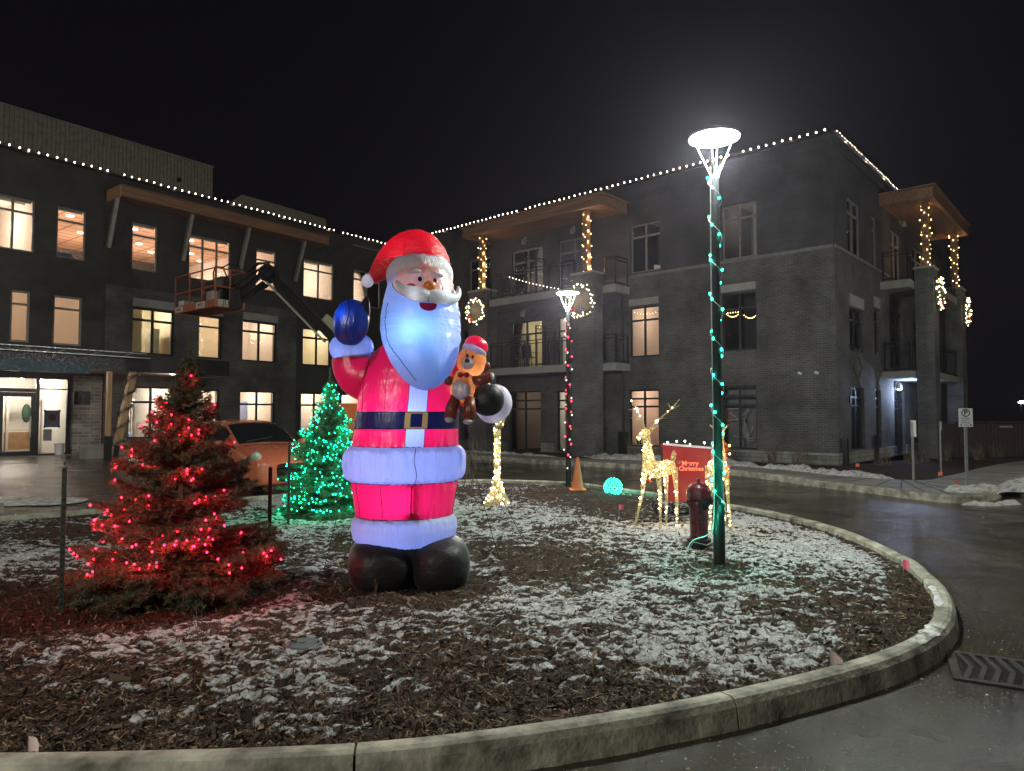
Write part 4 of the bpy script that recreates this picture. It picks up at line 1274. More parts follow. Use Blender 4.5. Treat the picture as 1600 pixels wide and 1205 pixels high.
# unseen lamps: one behind inferred from the lit kerb, side two added as fill
street_lamp((-5.2, -2.6, 0.0), 'street lamp standing behind the photographer on the left', 1350, (1, .95, .82))
street_lamp((-15.5, 12.5, float(groundz(-15.5, 12.5))), 'unseen street lamp added as fill on the forecourt beyond the left edge', 800, (1, .93, .80))
street_lamp((17.5, 12.6, .1), 'unseen street lamp added as fill beside the road beyond the parking sign', 1300, (1, 1, .88))
zb = iz(L1X, L1Y)
LSTR = strand('string_lights', helix(L1X, L1Y, zb + 4.0 - .02, zb + .38, .062, 9.5, 260), 'green bulbs wound round the tall near street lamp', 'lights wound round lamp posts', 'teal_bulb', .135, .0135, None, 'white_wire', .0022, power=.45, pcol=(.02, 1, .6), every=3, jit=.022)
for k in range(7):
    point(LSTR, (.20 * math.cos(k * .9 + 3) - .062, -.20 * abs(math.sin(k * .9 + .4)), -3.62 + k * .10), 1.5, (.02, 1, .62), .03)  # extra lights added off the bulbs for green spill on the ground
c_ = B().tube([Vector(q) for q in catmull([(L1X - .052, L1Y - .03, zb + 3.95), (L1X - .060, L1Y - .035, zb + 2.6), (L1X - .054, L1Y - .03, zb + 1.2), (L1X - .062, L1Y - .03, zb + .42), (L1X - .12, L1Y + .0, zb + .30), (L1X - .28, L1Y - .05, zb + .25), (L1X - .36, L1Y - .12, zb + .12), (L1X - .30, L1Y - .2, zb + .02), (L1X - .16, L1Y - .25, zb + .03)], 6, False)], .0045, 6).build('power_cord', 'white_wire')
tag(c_, 'white power cord running down the near street lamp and looping past the hydrant', 'cord')
zb2 = iz(L2X, L2Y)
strand('string_lights', helix(L2X, L2Y, zb2 + 3.8, zb2 + .3, .07, 11, 260), 'red and white bulbs wound round the distant street lamp', 'lights wound round lamp posts', 'red_bulb', .13, .018, None, 'green_wire', .005, power=.8, pcol=(1, .05, .08), every=7, jit=.025, kinds=['red_bulb', 'white_dim', 'red_bulb', 'red_dim', 'white_dim'] if emis('white_dim', (.7, .9, .8), 2.5) and emis('red_dim', (1, .08, .04), 4) else None)
# far lamp over the fence
fl = thing('street_lamp', 'small distant area light glowing above the wooden fence', 'street lamp', (38.3, 52.3, 0))
B().tube([(0, 0, 0), (0, 0, 2.5)], .08, 8).build('pole', 'black_metal', fl)
B().ball((0, -.2, 2.58), (.30, .2, .10), 12, 8).build('lens', 'far_lamp', fl)

# ------------------------------------------------------------------ spruces
def spruce(name, x, y, H, R, label, llabel, seed, nb, bulbs, kind, brad, power, pcol, every, lean=0.0, dens=1.0):
    rg_ = np.random.default_rng(seed)
    gz = iz(x, y)
    t = thing(name, label, 'conifer', (x, y, gz - .02))
    B().tube([(0, 0, 0), (.01, 0, H * .4), (lean * .6, 0, H * .8), (lean, 0, H * .985)], [.035, .026, .012, .006], 8).build('trunk', 'bark', t)
    wood = B(); C = []; D = []; tips = []
    for i in range(nb):
        u = (i + rg_.random()) / nb
        u = u ** 1.25
        h = .05 + u * .88
        prof = max(0, 1 - h / .95) ** 1.12 * 1.05 + .02
        prof *= 1 - .18 * max(0, .16 - h) / .16
        L = R * prof * rg_.uniform(.78, 1.12)
        a = rg_.random() * 6.283
        rise = rg_.uniform(.05, .35) + .5 * h
        droop = rg_.uniform(.25, .45) * (1 - h)
        P = []
        for k in range(6):
            s = k / 5
            P.append(np.array([math.cos(a) * L * s, math.sin(a) * L * s, h * H + L * (rise * s - droop * s * s + .12 * s ** 3) - .06]))
            P[-1][0] += lean * h
        P = np.array(P); P[:, 2] = np.maximum(P[:, 2], .05)
        wood.tube([tuple(p) for p in P], [.008 * (1 - .7 * k / 5) + .0015 for k in range(6)], 4, False)
        segs = [(P, 1.0)]
        nt_ = max(3, int(L / .040))
        ax_ = np.array([math.cos(a), math.sin(a), 0]); sd = np.array([-math.sin(a), math.cos(a), 0])
        for k in range(nt_):
            s = .22 + .76 * (k + .5) / nt_
            f = s * 5; i0 = min(int(f), 4); p0 = P[i0] + (P[i0 + 1] - P[i0]) * (f - i0)
            tl = L * .46 * (1.05 - s) + .045
            for sg in (-1, 1):
                dv = ax_ * rg_.uniform(.55, .9) + sd * sg * rg_.uniform(.5, .95) + np.array([0, 0, rg_.uniform(-.15, .35)])
                dv /= np.linalg.norm(dv); ll = tl * rg_.uniform(.7, 1.15)
                p1 = p0 + dv * ll + np.array([0, 0, -.02])
                if p1[2] < .03: continue
                segs.append((np.array([p0, p1]), 1.0)); 
                if k % 2 == 0 and rg_.random() < .6: tips.append(p1)
        tips.append(P[-1])
        for Q, _ in segs:
            for k in range(len(Q) - 1):
                e = Q[k + 1] - Q[k]; le = np.linalg.norm(e)
                if le < 1e-4: continue
                m = max(2, int(le / .0019 * dens))
                if len(Q) > 2 and k == 0: m //= 4
                s = rg_.random((m, 1)); c = Q[k] + e * s
                d = e / le * .62 + rg_.normal(0, .62, (m, 3)) + np.array([0, 0, .15])
                C.append(c); D.append(d)
    # leader
    m = int(520 * dens); s = rg_.random((m, 1)) ** .8
    C.append(np.array([[lean, 0, H * .80]]) + s * np.array([[0, 0, H * .2]])); D.append(rg_.normal(0, .45, (m, 3)) + np.array([0, 0, .5]))
    C = np.concatenate(C); D = np.concatenate(D)
    fastmesh('crown', needles(C, D, .034, .0034, rg_), np.arange(3 * len(C)).reshape(-1, 3), 'needles', t)
    wood.build('branches', 'bark', t)
    # lights threaded through the twig ends
    ls = thing('string_lights', llabel, 'string lights', (x, y, gz - .02))
    tips = np.array(tips)
    tips = tips[tips[:, 2] > (.28 if kind == 'red_bulb' else .10) * 1]
    # favour the side that faces the viewer, as the lights were hung there
    rad_ = np.hypot(tips[:, 0], tips[:, 1]) / (R * (1 - tips[:, 2] / H) + .05)
    wgt = (.4 + 2.6 * (tips[:, 1] < 0)) * np.clip(rad_, .05, 1) ** 2
    wgt = wgt * (1 + (1.6 if kind == 'red_bulb' else .2) * (tips[:, 2] < .42 * H)) * (.7 + .9 * (np.sin(tips[:, 2] * 15 + np.arctan2(tips[:, 1], tips[:, 0])) > -.1))
    pick = rg_.choice(len(tips), min(bulbs, len(tips)), replace=False, p=wgt / wgt.sum())
    pts = tips[pick]
    order = np.argsort(pts[:, 2] * 3 + .12 * np.arctan2(pts[:, 1], pts[:, 0])); pts = pts[order]
    for n_, p in enumerate(pts):
        q = p + rg_.normal(0, .012, 3)
        if n_ < 100: bulb(ls, q, kind, brad)
        if n_ % every == 0: point(ls, q + np.array([0, -.035, -.02]), power, pcol, .012)
    if len(pts) > 100:
        b = B()
        for p in pts[100:]:
            b.lathe([(.001, -brad * 1.2), (brad, 0), (.001, brad * 1.2)], 6, tuple(p), caps=False)
        o = b.build('bulbs', kind, ls); o['kind'] = 'stuff'
    w_ = B(); prev = None
    for p in pts:
        if prev is not None:
            md = (p + prev) / 2 * np.array([.94, .94, 1]); w_.tube([tuple(prev), tuple(md), tuple(p)], .0022, 4, False)
        prev = p
    w_.build('cable', 'green_wire', ls)
    return t
spruce('spruce_tree', -2.84, 5.98, 2.22, .93, 'bushy spruce with red lights between two stakes left of the man figure', 'red bulbs threaded through the branches of the bushy near spruce', 11, 250, 150, 'red_bulb', .0080, .42, (1, .02, .03), 1, .06)
spruce('spruce_tree', -2.83, 10.7, 2.25, .86, 'smaller spruce glowing green between the car and the man figure', 'densely set green bulbs over the whole smaller spruce', 12, 210, 400, 'green_bulb', .0074, .62, (.0, 1, .45), 3, .02, .6)

# ------------------------------------------------------------------ the inflatable figure
def at(px, py, Y):
    """point at distance Y that the photograph shows at (px, py)"""
    x = (px - 800) / FPX; y = (602.5 - py) / FPX
    d = (x, math.cos(PITCH) - y * math.sin(PITCH), math.sin(PITCH) + y * math.cos(PITCH))
    k = Y / d[1]
    return Vector((d[0] * k, Y, 1.65 + d[2] * k))
fabric('red_nylon', (.60, .006, .012), .6, wr=.8, tcol=(.90, .010, .105), stretch=(7, 7, 3))
fabric('red_nylon_puckered', (.75, .008, .012), .5, wr=1.6, tcol=(.95, .010, .06), stretch=(5, 5, 12))
fabric('white_nylon', (.70, .72, .80), .60, wr=1.3, tcol=(.36, .50, 1.0), stretch=(14, 14, 1.6))  # blue of the inner glow put into the translucent colour
fabric('beard_nylon', (.60, .66, .82), .60, wr=.55, tcol=(.26, .46, 1.0), stretch=(4, 4, 8))  # blue glow is part of this translucent colour too
fabric('plush_white', (.80, .80, .84), .45, wr=1.6, stretch=(16, 16, 5), tcol=(.72, .72, .95))
fabric('grey_white_nylon', (.66, .70, .76), .30, wr=1.0, stretch=(6, 6, 6))
fabric('peach_nylon', (.78, .44, .34), .45, wr=.5, tcol=(.85, .45, .42))
fabric('orange_nylon', (.85, .30, .06), .4, wr=.6)
fabric('black_nylon', (.014, .014, .016), .12, wr=.8, gloss=.06, tcol=(.02, .03, .09), stretch=(2, 2, 3), bd=.03, gr=.5)
fabric('navy_nylon', (.010, .014, .05), .5, wr=1.0, gloss=.2, tcol=(.004, .05, .34), stretch=(6, 6, 1.5))
fabric('bear_orange', (.80, .26, .06), .5, wr=.8, tcol=(.9, .34, .10))
fabric('bear_brown', (.24, .052, .022), .35, wr=1.0)
fabric('brass_nylon', (.26, .18, .05), .4, wr=.4)
pbr('thread', (.012, .012, .03), .7)
pbr('print_black', (.006, .006, .008), .35)
fabric('print_red', (.42, .006, .03), .4, wr=.3, tcol=(.6, .01, .05))

SX, SY = -.94, 6.36
fig = thing('inflatable_figure', 'giant glowing inflatable man in a red suit with white beard and waving mitten', 'inflatable', (SX, SY, 0))
TH = R_(19)
MF = Matrix.Rotation(TH, 4, 'Z')
def sp(prof, z):
    """smooth interpolation through (z, r) pairs"""
    zs = [p[0] for p in prof]; rs = [p[1] for p in prof]
    return float(np.interp(z, zs, rs))
BODY = [(.47, .33), (.50, .42), (.545, .462), (.63, .482), (.70, .470), (.735, .445), (.745, .432), (.80, .440), (.88, .455), (.98, .475), (1.045, .478), (1.055, .485), (1.075, .520), (1.12, .542), (1.20, .552), (1.28, .547), (1.33, .53), (1.362, .50), (1.37, .478), (1.45, .474), (1.52, .470), (1.53, .474), (1.67, .468), (1.68, .463), (1.80, .462), (1.95, .458), (2.05, .435), (2.14, .395), (2.22, .33), (2.30, .24), (2.34, .12)]
NP, rows = 176, []
zz_ = .47
while zz_ < 2.34:
    rows.append(zz_); zz_ += .0145
rows.append(2.34)
def body_pt(phi, z):
    """phi = 0 straight ahead of the figure"""
    r = sp(BODY, z)
    fz = float(sstep(.74, .80, z)) * (1 - float(sstep(1.0, 1.06, z)))
    r *= 1 - .20 * fz * math.exp(-(phi / .11) ** 2) - .05 * fz * math.exp(-(phi / .35) ** 2)
    # gathered cloth along the seams
    for zs, am in ((1.055, .006), (1.37, .005), (.745, .006), (.47, .006)):
        r += 1.5 * am * math.exp(-abs(z - zs) / .06) * math.sin(phi * 38 + 7 * math.sin(phi * 3.1) + zs * 9)
    r += .012 * (float(fbm(np.array(phi * 2.2), np.array(z * 3.0), 2.3, 3, 41)) - .5) + .010 * float(sstep(1.05, 1.1, z) * (1 - sstep(1.3, 1.36, z))) * math.sin(phi * 21 + 3 * math.sin(phi * 5) + z * 6)
    xo = -.035 + .05 * float(sstep(1.2, 2.1, z))
    a = phi
    return MF @ Vector((math.sin(a) * r, -math.cos(a) * r * .86, 0)) + Vector((xo, 0, z))
parts = {}
verts = [[body_pt((k / NP * 2 - 1) * math.pi, z) for k in range(NP)] for z in rows]
for i in range(len(rows) - 1):
    zm = (rows[i] + rows[i + 1]) / 2
    for k in range(NP):
        phi = ((k + .5) / NP * 2 - 1) * math.pi
        arc = phi * sp(BODY, zm)
        if zm < .742: key = 'leg_trim'
        elif zm < 1.052: key = 'trousers'
        elif zm < 1.368: key = 'coat_hem'
        elif 1.525 < zm < 1.675: key = 'buckle' if (.055 < abs(arc) < .105 or (abs(arc) < .105 and (zm < 1.545 or zm > 1.655))) else 'belt'
        elif abs(arc) < .082: key = 'coat_placket'
        else: key = 'coat'
        parts.setdefault(key, []).append((i, k))
mm_ = {'leg_trim': 'white_nylon', 'trousers': 'red_nylon', 'coat_hem': 'white_nylon', 'buckle': 'brass_nylon', 'belt': 'navy_belt', 'coat_placket': 'white_nylon', 'coat': 'red_nylon'}
fabric('navy_belt', (.010, .011, .022), .5, wr=.4, gloss=.10, tcol=(.004, .006, .035))
for key, cells in parts.items():
    b = B(); ix = {}
    def vid(i, k):
        k %= NP
        if (i, k) not in ix:
            ix[(i, k)] = len(b.v); b.v.append(tuple(verts[i][k]))
        return ix[(i, k)]
    for i, k in cells:
        b.f.append((vid(i, k), vid(i, k + 1), vid(i + 1, k + 1), vid(i + 1, k)))
    b.build(key, mm_[key], fig, smooth=True)
# stitched seams
b = B()
for z in (.745, 1.053, 1.37, 1.527, 1.673):
    b.tube([body_pt((k / 60 * 2 - 1) * math.pi * .999, z) * 1.0 + (MF @ Vector((math.sin((k / 60 * 2 - 1) * math.pi), -math.cos((k / 60 * 2 - 1) * math.pi), 0))) * .002 for k in range(61)], .0035, 5)
b.tube([body_pt(.0, z) + (MF @ Vector((0, -.004, 0))) for z in np.linspace(.76, 1.04, 12)], .006, 6)
b.tube([body_pt(.02 * math.sin((z - 1.05) * 22), z) + (MF @ Vector((0, -.003, 0))) for z in np.linspace(1.06, 1.36, 20)], .003, 5)
for sg in (-1, 1):
    b.tube([body_pt(sg * .084 / sp(BODY, z), z) + (MF @ Vector((0, -.002, 0))) for z in np.linspace(1.375, 1.52, 8)], .003, 5)
    b.tube([body_pt(sg * .084 / sp(BODY, z), z) + (MF @ Vector((0, -.002, 0))) for z in np.linspace(1.68, 2.0, 10)], .003, 5)
for ph in (-1.25, 1.25, -.62):
    b.tube([body_pt(ph + .02 * math.sin(z * 9), z) + (MF @ Vector((math.sin(ph) * .002, -math.cos(ph) * .002, 0))) for z in np.linspace(1.69, 2.1, 16)], .0022, 4)
    b.tube([body_pt(ph + .02 * math.sin(z * 9), z) + (MF @ Vector((math.sin(ph) * .002, -math.cos(ph) * .002, 0))) for z in np.linspace(.76, 1.04, 12)], .0022, 4)
b.build('seams', 'thread', fig)
# boots
def sball(c, r, p=2.6, n=40, m=24, M=None):
    b = B(); vs = []
    for i in range(m + 1):
        t = math.pi * i / m
        for k in range(n):
            a = 2 * math.pi * k / n
            q = Vector((math.sin(t) * math.cos(a), math.sin(t) * math.sin(a), -math.cos(t)))
            s = (abs(q.x) ** p + abs(q.y) ** p + abs(q.z) ** p) ** (-1 / p)
            q = Vector((q.x * s * r[0], q.y * s * r[1], q.z * s * r[2]))
            vs.append((M @ q if M else q) + Vector(c))
    fs = [(i * n + k, i * n + (k + 1) % n, (i + 1) * n + (k + 1) % n, (i + 1) * n + k) for i in range(m) for k in range(n)]
    return b.add(vs, fs)
for cx_, rx, cy_ in ((-.225, .292, -.10), (.285, .265, -.04)):
    sball((cx_, cy_, .325), (rx, .40, .245), 2.7, M=Matrix.Rotation(TH * .6, 4, 'Z')).build('boot', 'black_nylon', fig, smooth=True)
B().lathe([(.30, .25), (.40, .34), (.405, .50), (.38, .535)], 48, (-.03, .02, 0), .86).build('boot_shaft', 'black_nylon', fig, smooth=True)

# head, beard and face share one skin
HC = Vector((.065, 0, 0))
HEAD = [(1.86, .015), (1.872, .07), (1.90, .125), (1.95, .185), (2.02, .238), (2.10, .280), (2.20, .320), (2.32, .350), (2.44, .360), (2.56, .350), (2.66, .330), (2.76, .305), (2.86, .285), (2.95, .268), (3.04, .24)]
def hcy(z): return -.17 - .20 * (1 - float(sstep(1.86, 2.5, z)))
def head_pt(phi, z, off=0.0):
    r = sp(HEAD, z) + off
    r += .0045 * math.exp(-abs(abs(phi) - 1.15) / .25) * math.sin(z * 120 + 4 * math.sin(z * 23)) + .016 * (float(fbm(np.array(phi * 2.0), np.array(z * 3.2), 2.2, 3, 47)) - .5)
    return HC + (MF @ Vector((math.sin(phi) * r, hcy(z) - math.cos(phi) * r * .92, z)))
def front(x, z, off=0.0):
    """point on the face at sideways distance x"""
    r = sp(HEAD, z)
    return head_pt(math.asin(max(-.97, min(.97, x / r))), z, off)
NH = 200; hz = list(np.linspace(1.86, 3.04, 150))
hv = [[head_pt((k / NH * 2 - 1) * math.pi, z) for k in range(NH)] for z in hz]
bb, fb = B(), B(); ib, if_ = {}, {}
for i in range(len(hz) - 1):
    for k in range(NH):
        zm = (hz[i] + hz[i + 1]) / 2; phi = ((k + .5) / NH * 2 - 1) * math.pi
        x = math.sin(phi) * sp(HEAD, zm)
        infc = abs(phi) < 1.5 and (x / .272) ** 2 + ((zm - 2.79) / .175) ** 2 < 1
        b, ix = (fb, if_) if infc else (bb, ib)
        ids = []
        for (ii, kk) in ((i, k), (i, k + 1), (i + 1, k + 1), (i + 1, k)):
            kk %= NH
            if (ii, kk) not in ix:
                ix[(ii, kk)] = len(b.v); b.v.append(tuple(hv[ii][kk]))
            ids.append(ix[(ii, kk)])
        b.f.append(tuple(ids))
bb.build('beard', 'beard_nylon', fig, smooth=True)
face = fb.build('face', 'peach_nylon', fig, smooth=True)
b = B()
P = [head_pt(-1.18 + .9 * max(0, (2.25 - z)) ** 1.0 * 1.9 * (1 if z < 2.25 else 0), z, .003) for z in np.linspace(2.62, 1.93, 40)]
b.tube(P, .0032, 5)
b.tube([head_pt(1.2, z, .003) for z in np.linspace(2.6, 2.2, 16)], .0028, 5)
b.tube([front(.272 * math.cos(a), 2.79 + .175 * math.sin(a), .002) for a in np.linspace(R_(175), R_(365), 40)], .003, 5)
b.build('beard_seam', 'thread', fig)
def patch(name, cx_, cz, rx, rz, mat, off=.004, parent=face, cut=None, dome=0.0, tilt=0.0):
    b = B(); vs = [front(cx_, cz, off + dome)]; n = 28; rings = 5
    for j in range(1, rings + 1):
        for k in range(n):
            a = 2 * math.pi * k / n; q = j / rings
            dx, dz = rx * q * math.cos(a), rz * q * math.sin(a)
            if cut is not None: dz = min(dz, cut)
            dx, dz = dx * math.cos(tilt) - dz * math.sin(tilt), dx * math.sin(tilt) + dz * math.cos(tilt)
            vs.append(front(cx_ + dx, cz + dz, off + dome * math.sqrt(max(0, 1 - q * q))))
    fs = [(0, 1 + k, 1 + (k + 1) % n) for k in range(n)]
    for j in range(rings - 1):
        for k in range(n):
            a = 1 + j * n + k; c = 1 + j * n + (k + 1) % n
            fs.append((a, a + n, c + n, c))
    return b.add(vs, fs).build(name, mat, parent, smooth=True)
patch('eye_white', -.062, 2.815, .026, .030, 'plush_white', .003); patch('eye', -.062, 2.815, .018, .022, 'print_black', .006)
patch('eye_white', .070, 2.812, .024, .028, 'plush_white', .003); patch('eye', .070, 2.812, .016, .021, 'print_black', .006)
patch('cheek', -.135, 2.752, .036, .026, 'print_red', .003); patch('cheek', .165, 2.745, .030, .024, 'print_red', .003)
patch('eyebrow', -.105, 2.882, .056, .019, 'plush_white', .004, dome=.022, tilt=.10); patch('eyebrow', .105, 2.872, .056, .019, 'plush_white', .004, dome=.022, tilt=-.28)
B().ball(front(.012, 2.752, .035), (.056, .06, .048), 20, 14).build('nose', 'orange_nylon', face, smooth=True)
patch('mouth', .0, 2.592, .075, .058, 'print_red', .004, cut=.012)
for sg, P in ((-1, [(.0, 2.660, .050), (-.06, 2.672, .066), (-.13, 2.690, .058), (-.19, 2.725, .038), (-.222, 2.775, .022), (-.232, 2.805, .008)]),
              (1, [(.0, 2.660, .050), (.07, 2.664, .064), (.15, 2.662, .060), (.225, 2.668, .046), (.265, 2.70, .034), (.285, 2.75, .022), (.285, 2.785, .010)])):
    Q = []
    for x, z, r in P:
        xs = max(-.27, min(.24, x))
        p = front(xs, z, .022) + MF @ Vector((x - xs, 0, 0))
        Q.append((p, r))
    C = catmull([tuple(q[0]) + (q[1],) for q in Q], 6, False)
    B().tube([Vector(c[:3]) for c in C], [float(c[3]) for c in C], 18).build('moustache', 'grey_white_nylon', fig, smooth=True)
# hat: a stuffed cone that folds over to the left, its brim a fat roll
Mb = Matrix.Rotation(TH, 4, 'Z') @ Matrix.Rotation(R_(-17), 4, 'X')
bc = Vector((.105, -.12, 2.90))
B().torus(bc, .232, .070, 72, 18, Mb, rz=.108).build('hat_brim', 'plush_white', fig, smooth=True)
HP = [(.115, 2.90, .268), (.105, 3.00, .272), (.07, 3.075, .255), (.005, 3.095, .225), (-.08, 3.075, .19), (-.165, 3.03, .148), (-.24, 2.97, .105), (-.295, 2.915, .072), (-.335, 2.87, .045)]
C = catmull([(x, -.11 if i < 3 else -.10, z, r) for i, (x, z, r) in enumerate(HP)], 7, False)
b = B().tube([Vector(c[:3]) for c in C], [float(c[3]) * (1 + .010 * math.sin(i * 1.9)) for i, c in enumerate(C)], 36)
b.build('hat', 'red_nylon_puckered', fig, smooth=True)
B().ball((-.365, -.12, 2.862), (.056, .056, .064), 20, 14, Matrix.Rotation(.4, 4, 'Y')).build('pompom', 'plush_white', fig, smooth=True)
# waving arm
C = catmull([(-.22, .02, 2.02, .235), (-.34, .0, 1.99, .235), (-.45, -.02, 2.02, .215), (-.515, -.03, 2.10, .185), (-.535, -.04, 2.19, .165)], 7, False)
B().tube([Vector(c[:3]) for c in C], [float(c[3]) for c in C], 32).build('sleeve', 'red_nylon', fig, smooth=True)
Mc = Matrix.Rotation(R_(34), 4, 'X') @ Matrix.Rotation(R_(4), 4, 'Y')
B().torus((-.528, -.03, 2.262), .130, .070, 48, 16, Mc, rz=.085).build('cuff', 'white_nylon', fig, smooth=True)
mt = sball((-.520, -.09, 2.485), (.160, .14, .212), 2.15, 36, 24, Matrix.Rotation(R_(8), 4, 'Y')).build('mitten', 'navy_nylon', fig, smooth=True)
B().tube([(-.44, -.05, 2.50), (-.40, -.10, 2.60), (-.385, -.10, 2.68), (-.38, -.10, 2.72)], [.07, .055, .032, .008], 14).build('thumb', 'black_nylon', mt, smooth=True)
b = B(); b.tube([(-.522 + .015 * math.sin(t * 4), -.09 - .144 * math.sin(t) , 2.485 - .214 * math.cos(t)) for t in np.linspace(.25, 2.9, 24)], .004, 5)
b.build('seam', 'thread', mt)
# arm behind the bear
C = catmull([(.25, .05, 2.10, .20), (.40, .06, 2.00, .19), (.55, .07, 1.88, .17), (.69, .06, 1.78, .145)], 7, False)
B().tube([Vector(c[:3]) for c in C], [float(c[3]) for c in C], 28).build('sleeve', 'red_nylon', fig, smooth=True)
pc = at(771, 631, 6.32) - Vector((SX, SY, 0)); pm = at(762, 625, 6.18) - Vector((SX, SY, 0))
ax_ = (pm - pc).normalized()
Mq = Vector((0, 0, 1)).rotation_difference(Vector((-.35, -.85, .15)).normalized()).to_matrix().to_4x4()
B().torus(pc, .118, .062, 44, 14, Mq).build('cuff', 'plush_white', fig, smooth=True)
sball(pm, (.148, .12, .145), 2.1, 32, 20).build('mitten', 'black_nylon', fig, smooth=True)
# lamps inside the balloon, with small ones added to brighten brim, cuffs and moustache
INB = (.60, .66, 1.0)
point(fig, (-.05, -.10, 1.62), 15, INB, .04)
point(fig, (-.08, -.14, .92), 11, INB, .03)
q = HC + MF @ Vector((-.07, -.34, 2.34)); point(fig, q, 4.6, (.5, .78, 1.0), .02)
point(fig, HC + MF @ Vector((.02, -.14, 2.30)), 3.4, (.40, .60, 1.0), .05)
point(fig, HC + MF @ Vector((0, -.1, 2.80)), 1.8, (.8, .8, 1.0), .05)
for a in range(5):
    a = R_(-90 + (a - 2) * 55); point(fig, bc + Mb @ Vector((.232 * math.cos(a), .232 * math.sin(a), 0)), 1.1, (.85, .85, 1), .04)
for a in range(4):
    a = R_(-90 + (a - 1.5) * 60); point(fig, Vector((-.528, -.03, 2.262)) + Mc @ Vector((.130 * math.cos(a), .130 * math.sin(a), 0)), .34, (.45, .6, 1), .04)
for a in range(4):
    a = R_(a * 90); point(fig, pc + Mq @ Vector((.105 * math.cos(a), .105 * math.sin(a), 0)), .16, (1, .85, .85), .03)
point(fig, (-.365, -.12, 2.862), .12, (1, 1, 1), .03)
point(fig, (-.46, -.02, 2.06), 1.6, INB, .04)
for sg_, xx_ in ((-1, -.10), (1, .12)): point(fig, front(xx_, 2.67, .03), .30, (.9, .95, 1), .03)
point(fig, (-.57, -.16, 2.54), 1.0, (.4, .6, 1.0), .03)
point(fig, (.0, -.10, 3.06), 2.0, (1, .8, .8), .05)
# tether ropes
for a, c in (((.42, .05, 1.75), (.82, .9, .10)), ((.42, .1, 1.70), (1.15, 1.4, .10)), ((-.46, .1, 1.62), (-.95, .7, .10))):
    B().tube([a, c], .0035, 5).build('tether', 'thread', fig)

# ------------------------------------------------------------------ the bear it holds
BY = 6.08
be = thing('inflatable_bear', 'small inflatable orange teddy bear in red hat held by the big figure', 'inflatable', tuple(at(722, 640, BY)))
B0 = at(722, 640, BY)
def bp(px, py, dy=0.0): return at(px, py, BY + dy) - B0
body = sball(bp(723, 604), (.112, .10, .150), 2.2, 32, 22, Matrix.Rotation(R_(6), 4, 'Y')).build('body', 'bear_orange', be, smooth=True)
hd = sball(bp(737, 565), (.128, .115, .132), 2.2, 32, 22, Matrix.Rotation(R_(12), 4, 'Y')).build('head', 'bear_orange', be, smooth=True)
B().ball(bp(731.5, 568, -.095), (.055, .045, .048), 20, 14).build('snout', 'white_nylon', hd, smooth=True)
B().ball(bp(730, 563.5, -.14), (.022, .018, .020), 14, 10).build('nose', 'print_black', hd, smooth=True)
for q in ((730.5, 556), (738.5, 558)): B().ball(bp(q[0], q[1], -.108), (.012, .009, .018), 10, 8).build('eye', 'print_black', hd)
for q in ((760, 573, .0), (716, 556, .06)): B().ball(bp(*q), (.036, .03, .04), 14, 10).build('ear', 'bear_brown', hd, smooth=True)
Mh = Matrix.Rotation(R_(24), 4, 'Y') @ Matrix.Rotation(R_(-12), 4, 'X')
B().torus(bp(741, 549), .086, .028, 40, 12, Mh, rz=.034).build('hat_brim', 'white_nylon', hd, smooth=True)
B().ball(bp(744, 541), (.108, .10, .088), 24, 16, Mh).build('hat', 'red_nylon', hd, smooth=True)
B().ball(bp(720, 609, -.075), (.078, .040, .084), 22, 14).build('belly', 'white_nylon', body, smooth=True)
b = B()
for sg in (-1, 1): b.ball(bp(724 + sg * 5, 586, -.10), (.026, .016, .024), 12, 8)
b.ball(bp(724, 586, -.115), (.010, .012, .012), 8, 6)
b.build('bow_tie', 'print_red', body, smooth=True)
for pts, rr, tip in (([bp(711, 596), bp(701, 595, -.05)], [.046, .040], None), ([bp(738, 594, -.02), bp(750, 595, -.05), bp(764, 590, -.08)], [.038, .048, .046], bp(768, 589, -.09))):
    a = B().tube(pts, rr, 18).ball(pts[-1], rr[-1], 16, 10).build('arm', 'bear_brown', be, smooth=True)
    if tip: B().ball(tip, (.026, .034, .036), 12, 8).build('paw', 'plush_white', a, smooth=True)
for pts in ([bp(713, 620, -.02), bp(706, 638, -.05), bp(704, 652, -.06)], [bp(733, 622, -.02), bp(734, 640, -.05), bp(733, 655, -.06)]):
    l = B().tube(pts, [.048, .056, .054], 18).ball(pts[-1], (.054, .054, .04), 16, 10).build('leg', 'bear_brown', be, smooth=True)
    B().ball(pts[-1] + Vector((-.008, -.03, -.022)), (.042, .036, .026), 14, 8).build('foot', 'plush_white', l, smooth=True)
b = B(); b.tube([bp(728 + .0 * t, y, -.105 - .03 * math.sin((y - 545) / 30 * 3)) for t, y in enumerate(range(547, 578, 4))], .0025, 4)
b.build('seam', 'thread', hd)
point(be, bp(740, 576), .9, (.8, .82, 1.0), .03)
point(be, bp(722, 606), .8, (.7, .8, 1.0), .03)
point(be, bp(720, 609, -.085), .35, (.7, .8, 1.0), .02)  # small lights added inside belly, snout and hat to brighten them
point(be, bp(731.5, 568, -.10), .22, (.8, .85, 1.0), .02)
point(be, bp(744, 541), .5, (.8, .8, 1.0), .03)
for a in (-150, -90, -30): point(be, bp(741, 549) + Mh @ Vector((.086 * math.cos(R_(a)), .086 * math.sin(R_(a)), 0)), .18, (.8, .8, 1), .02)

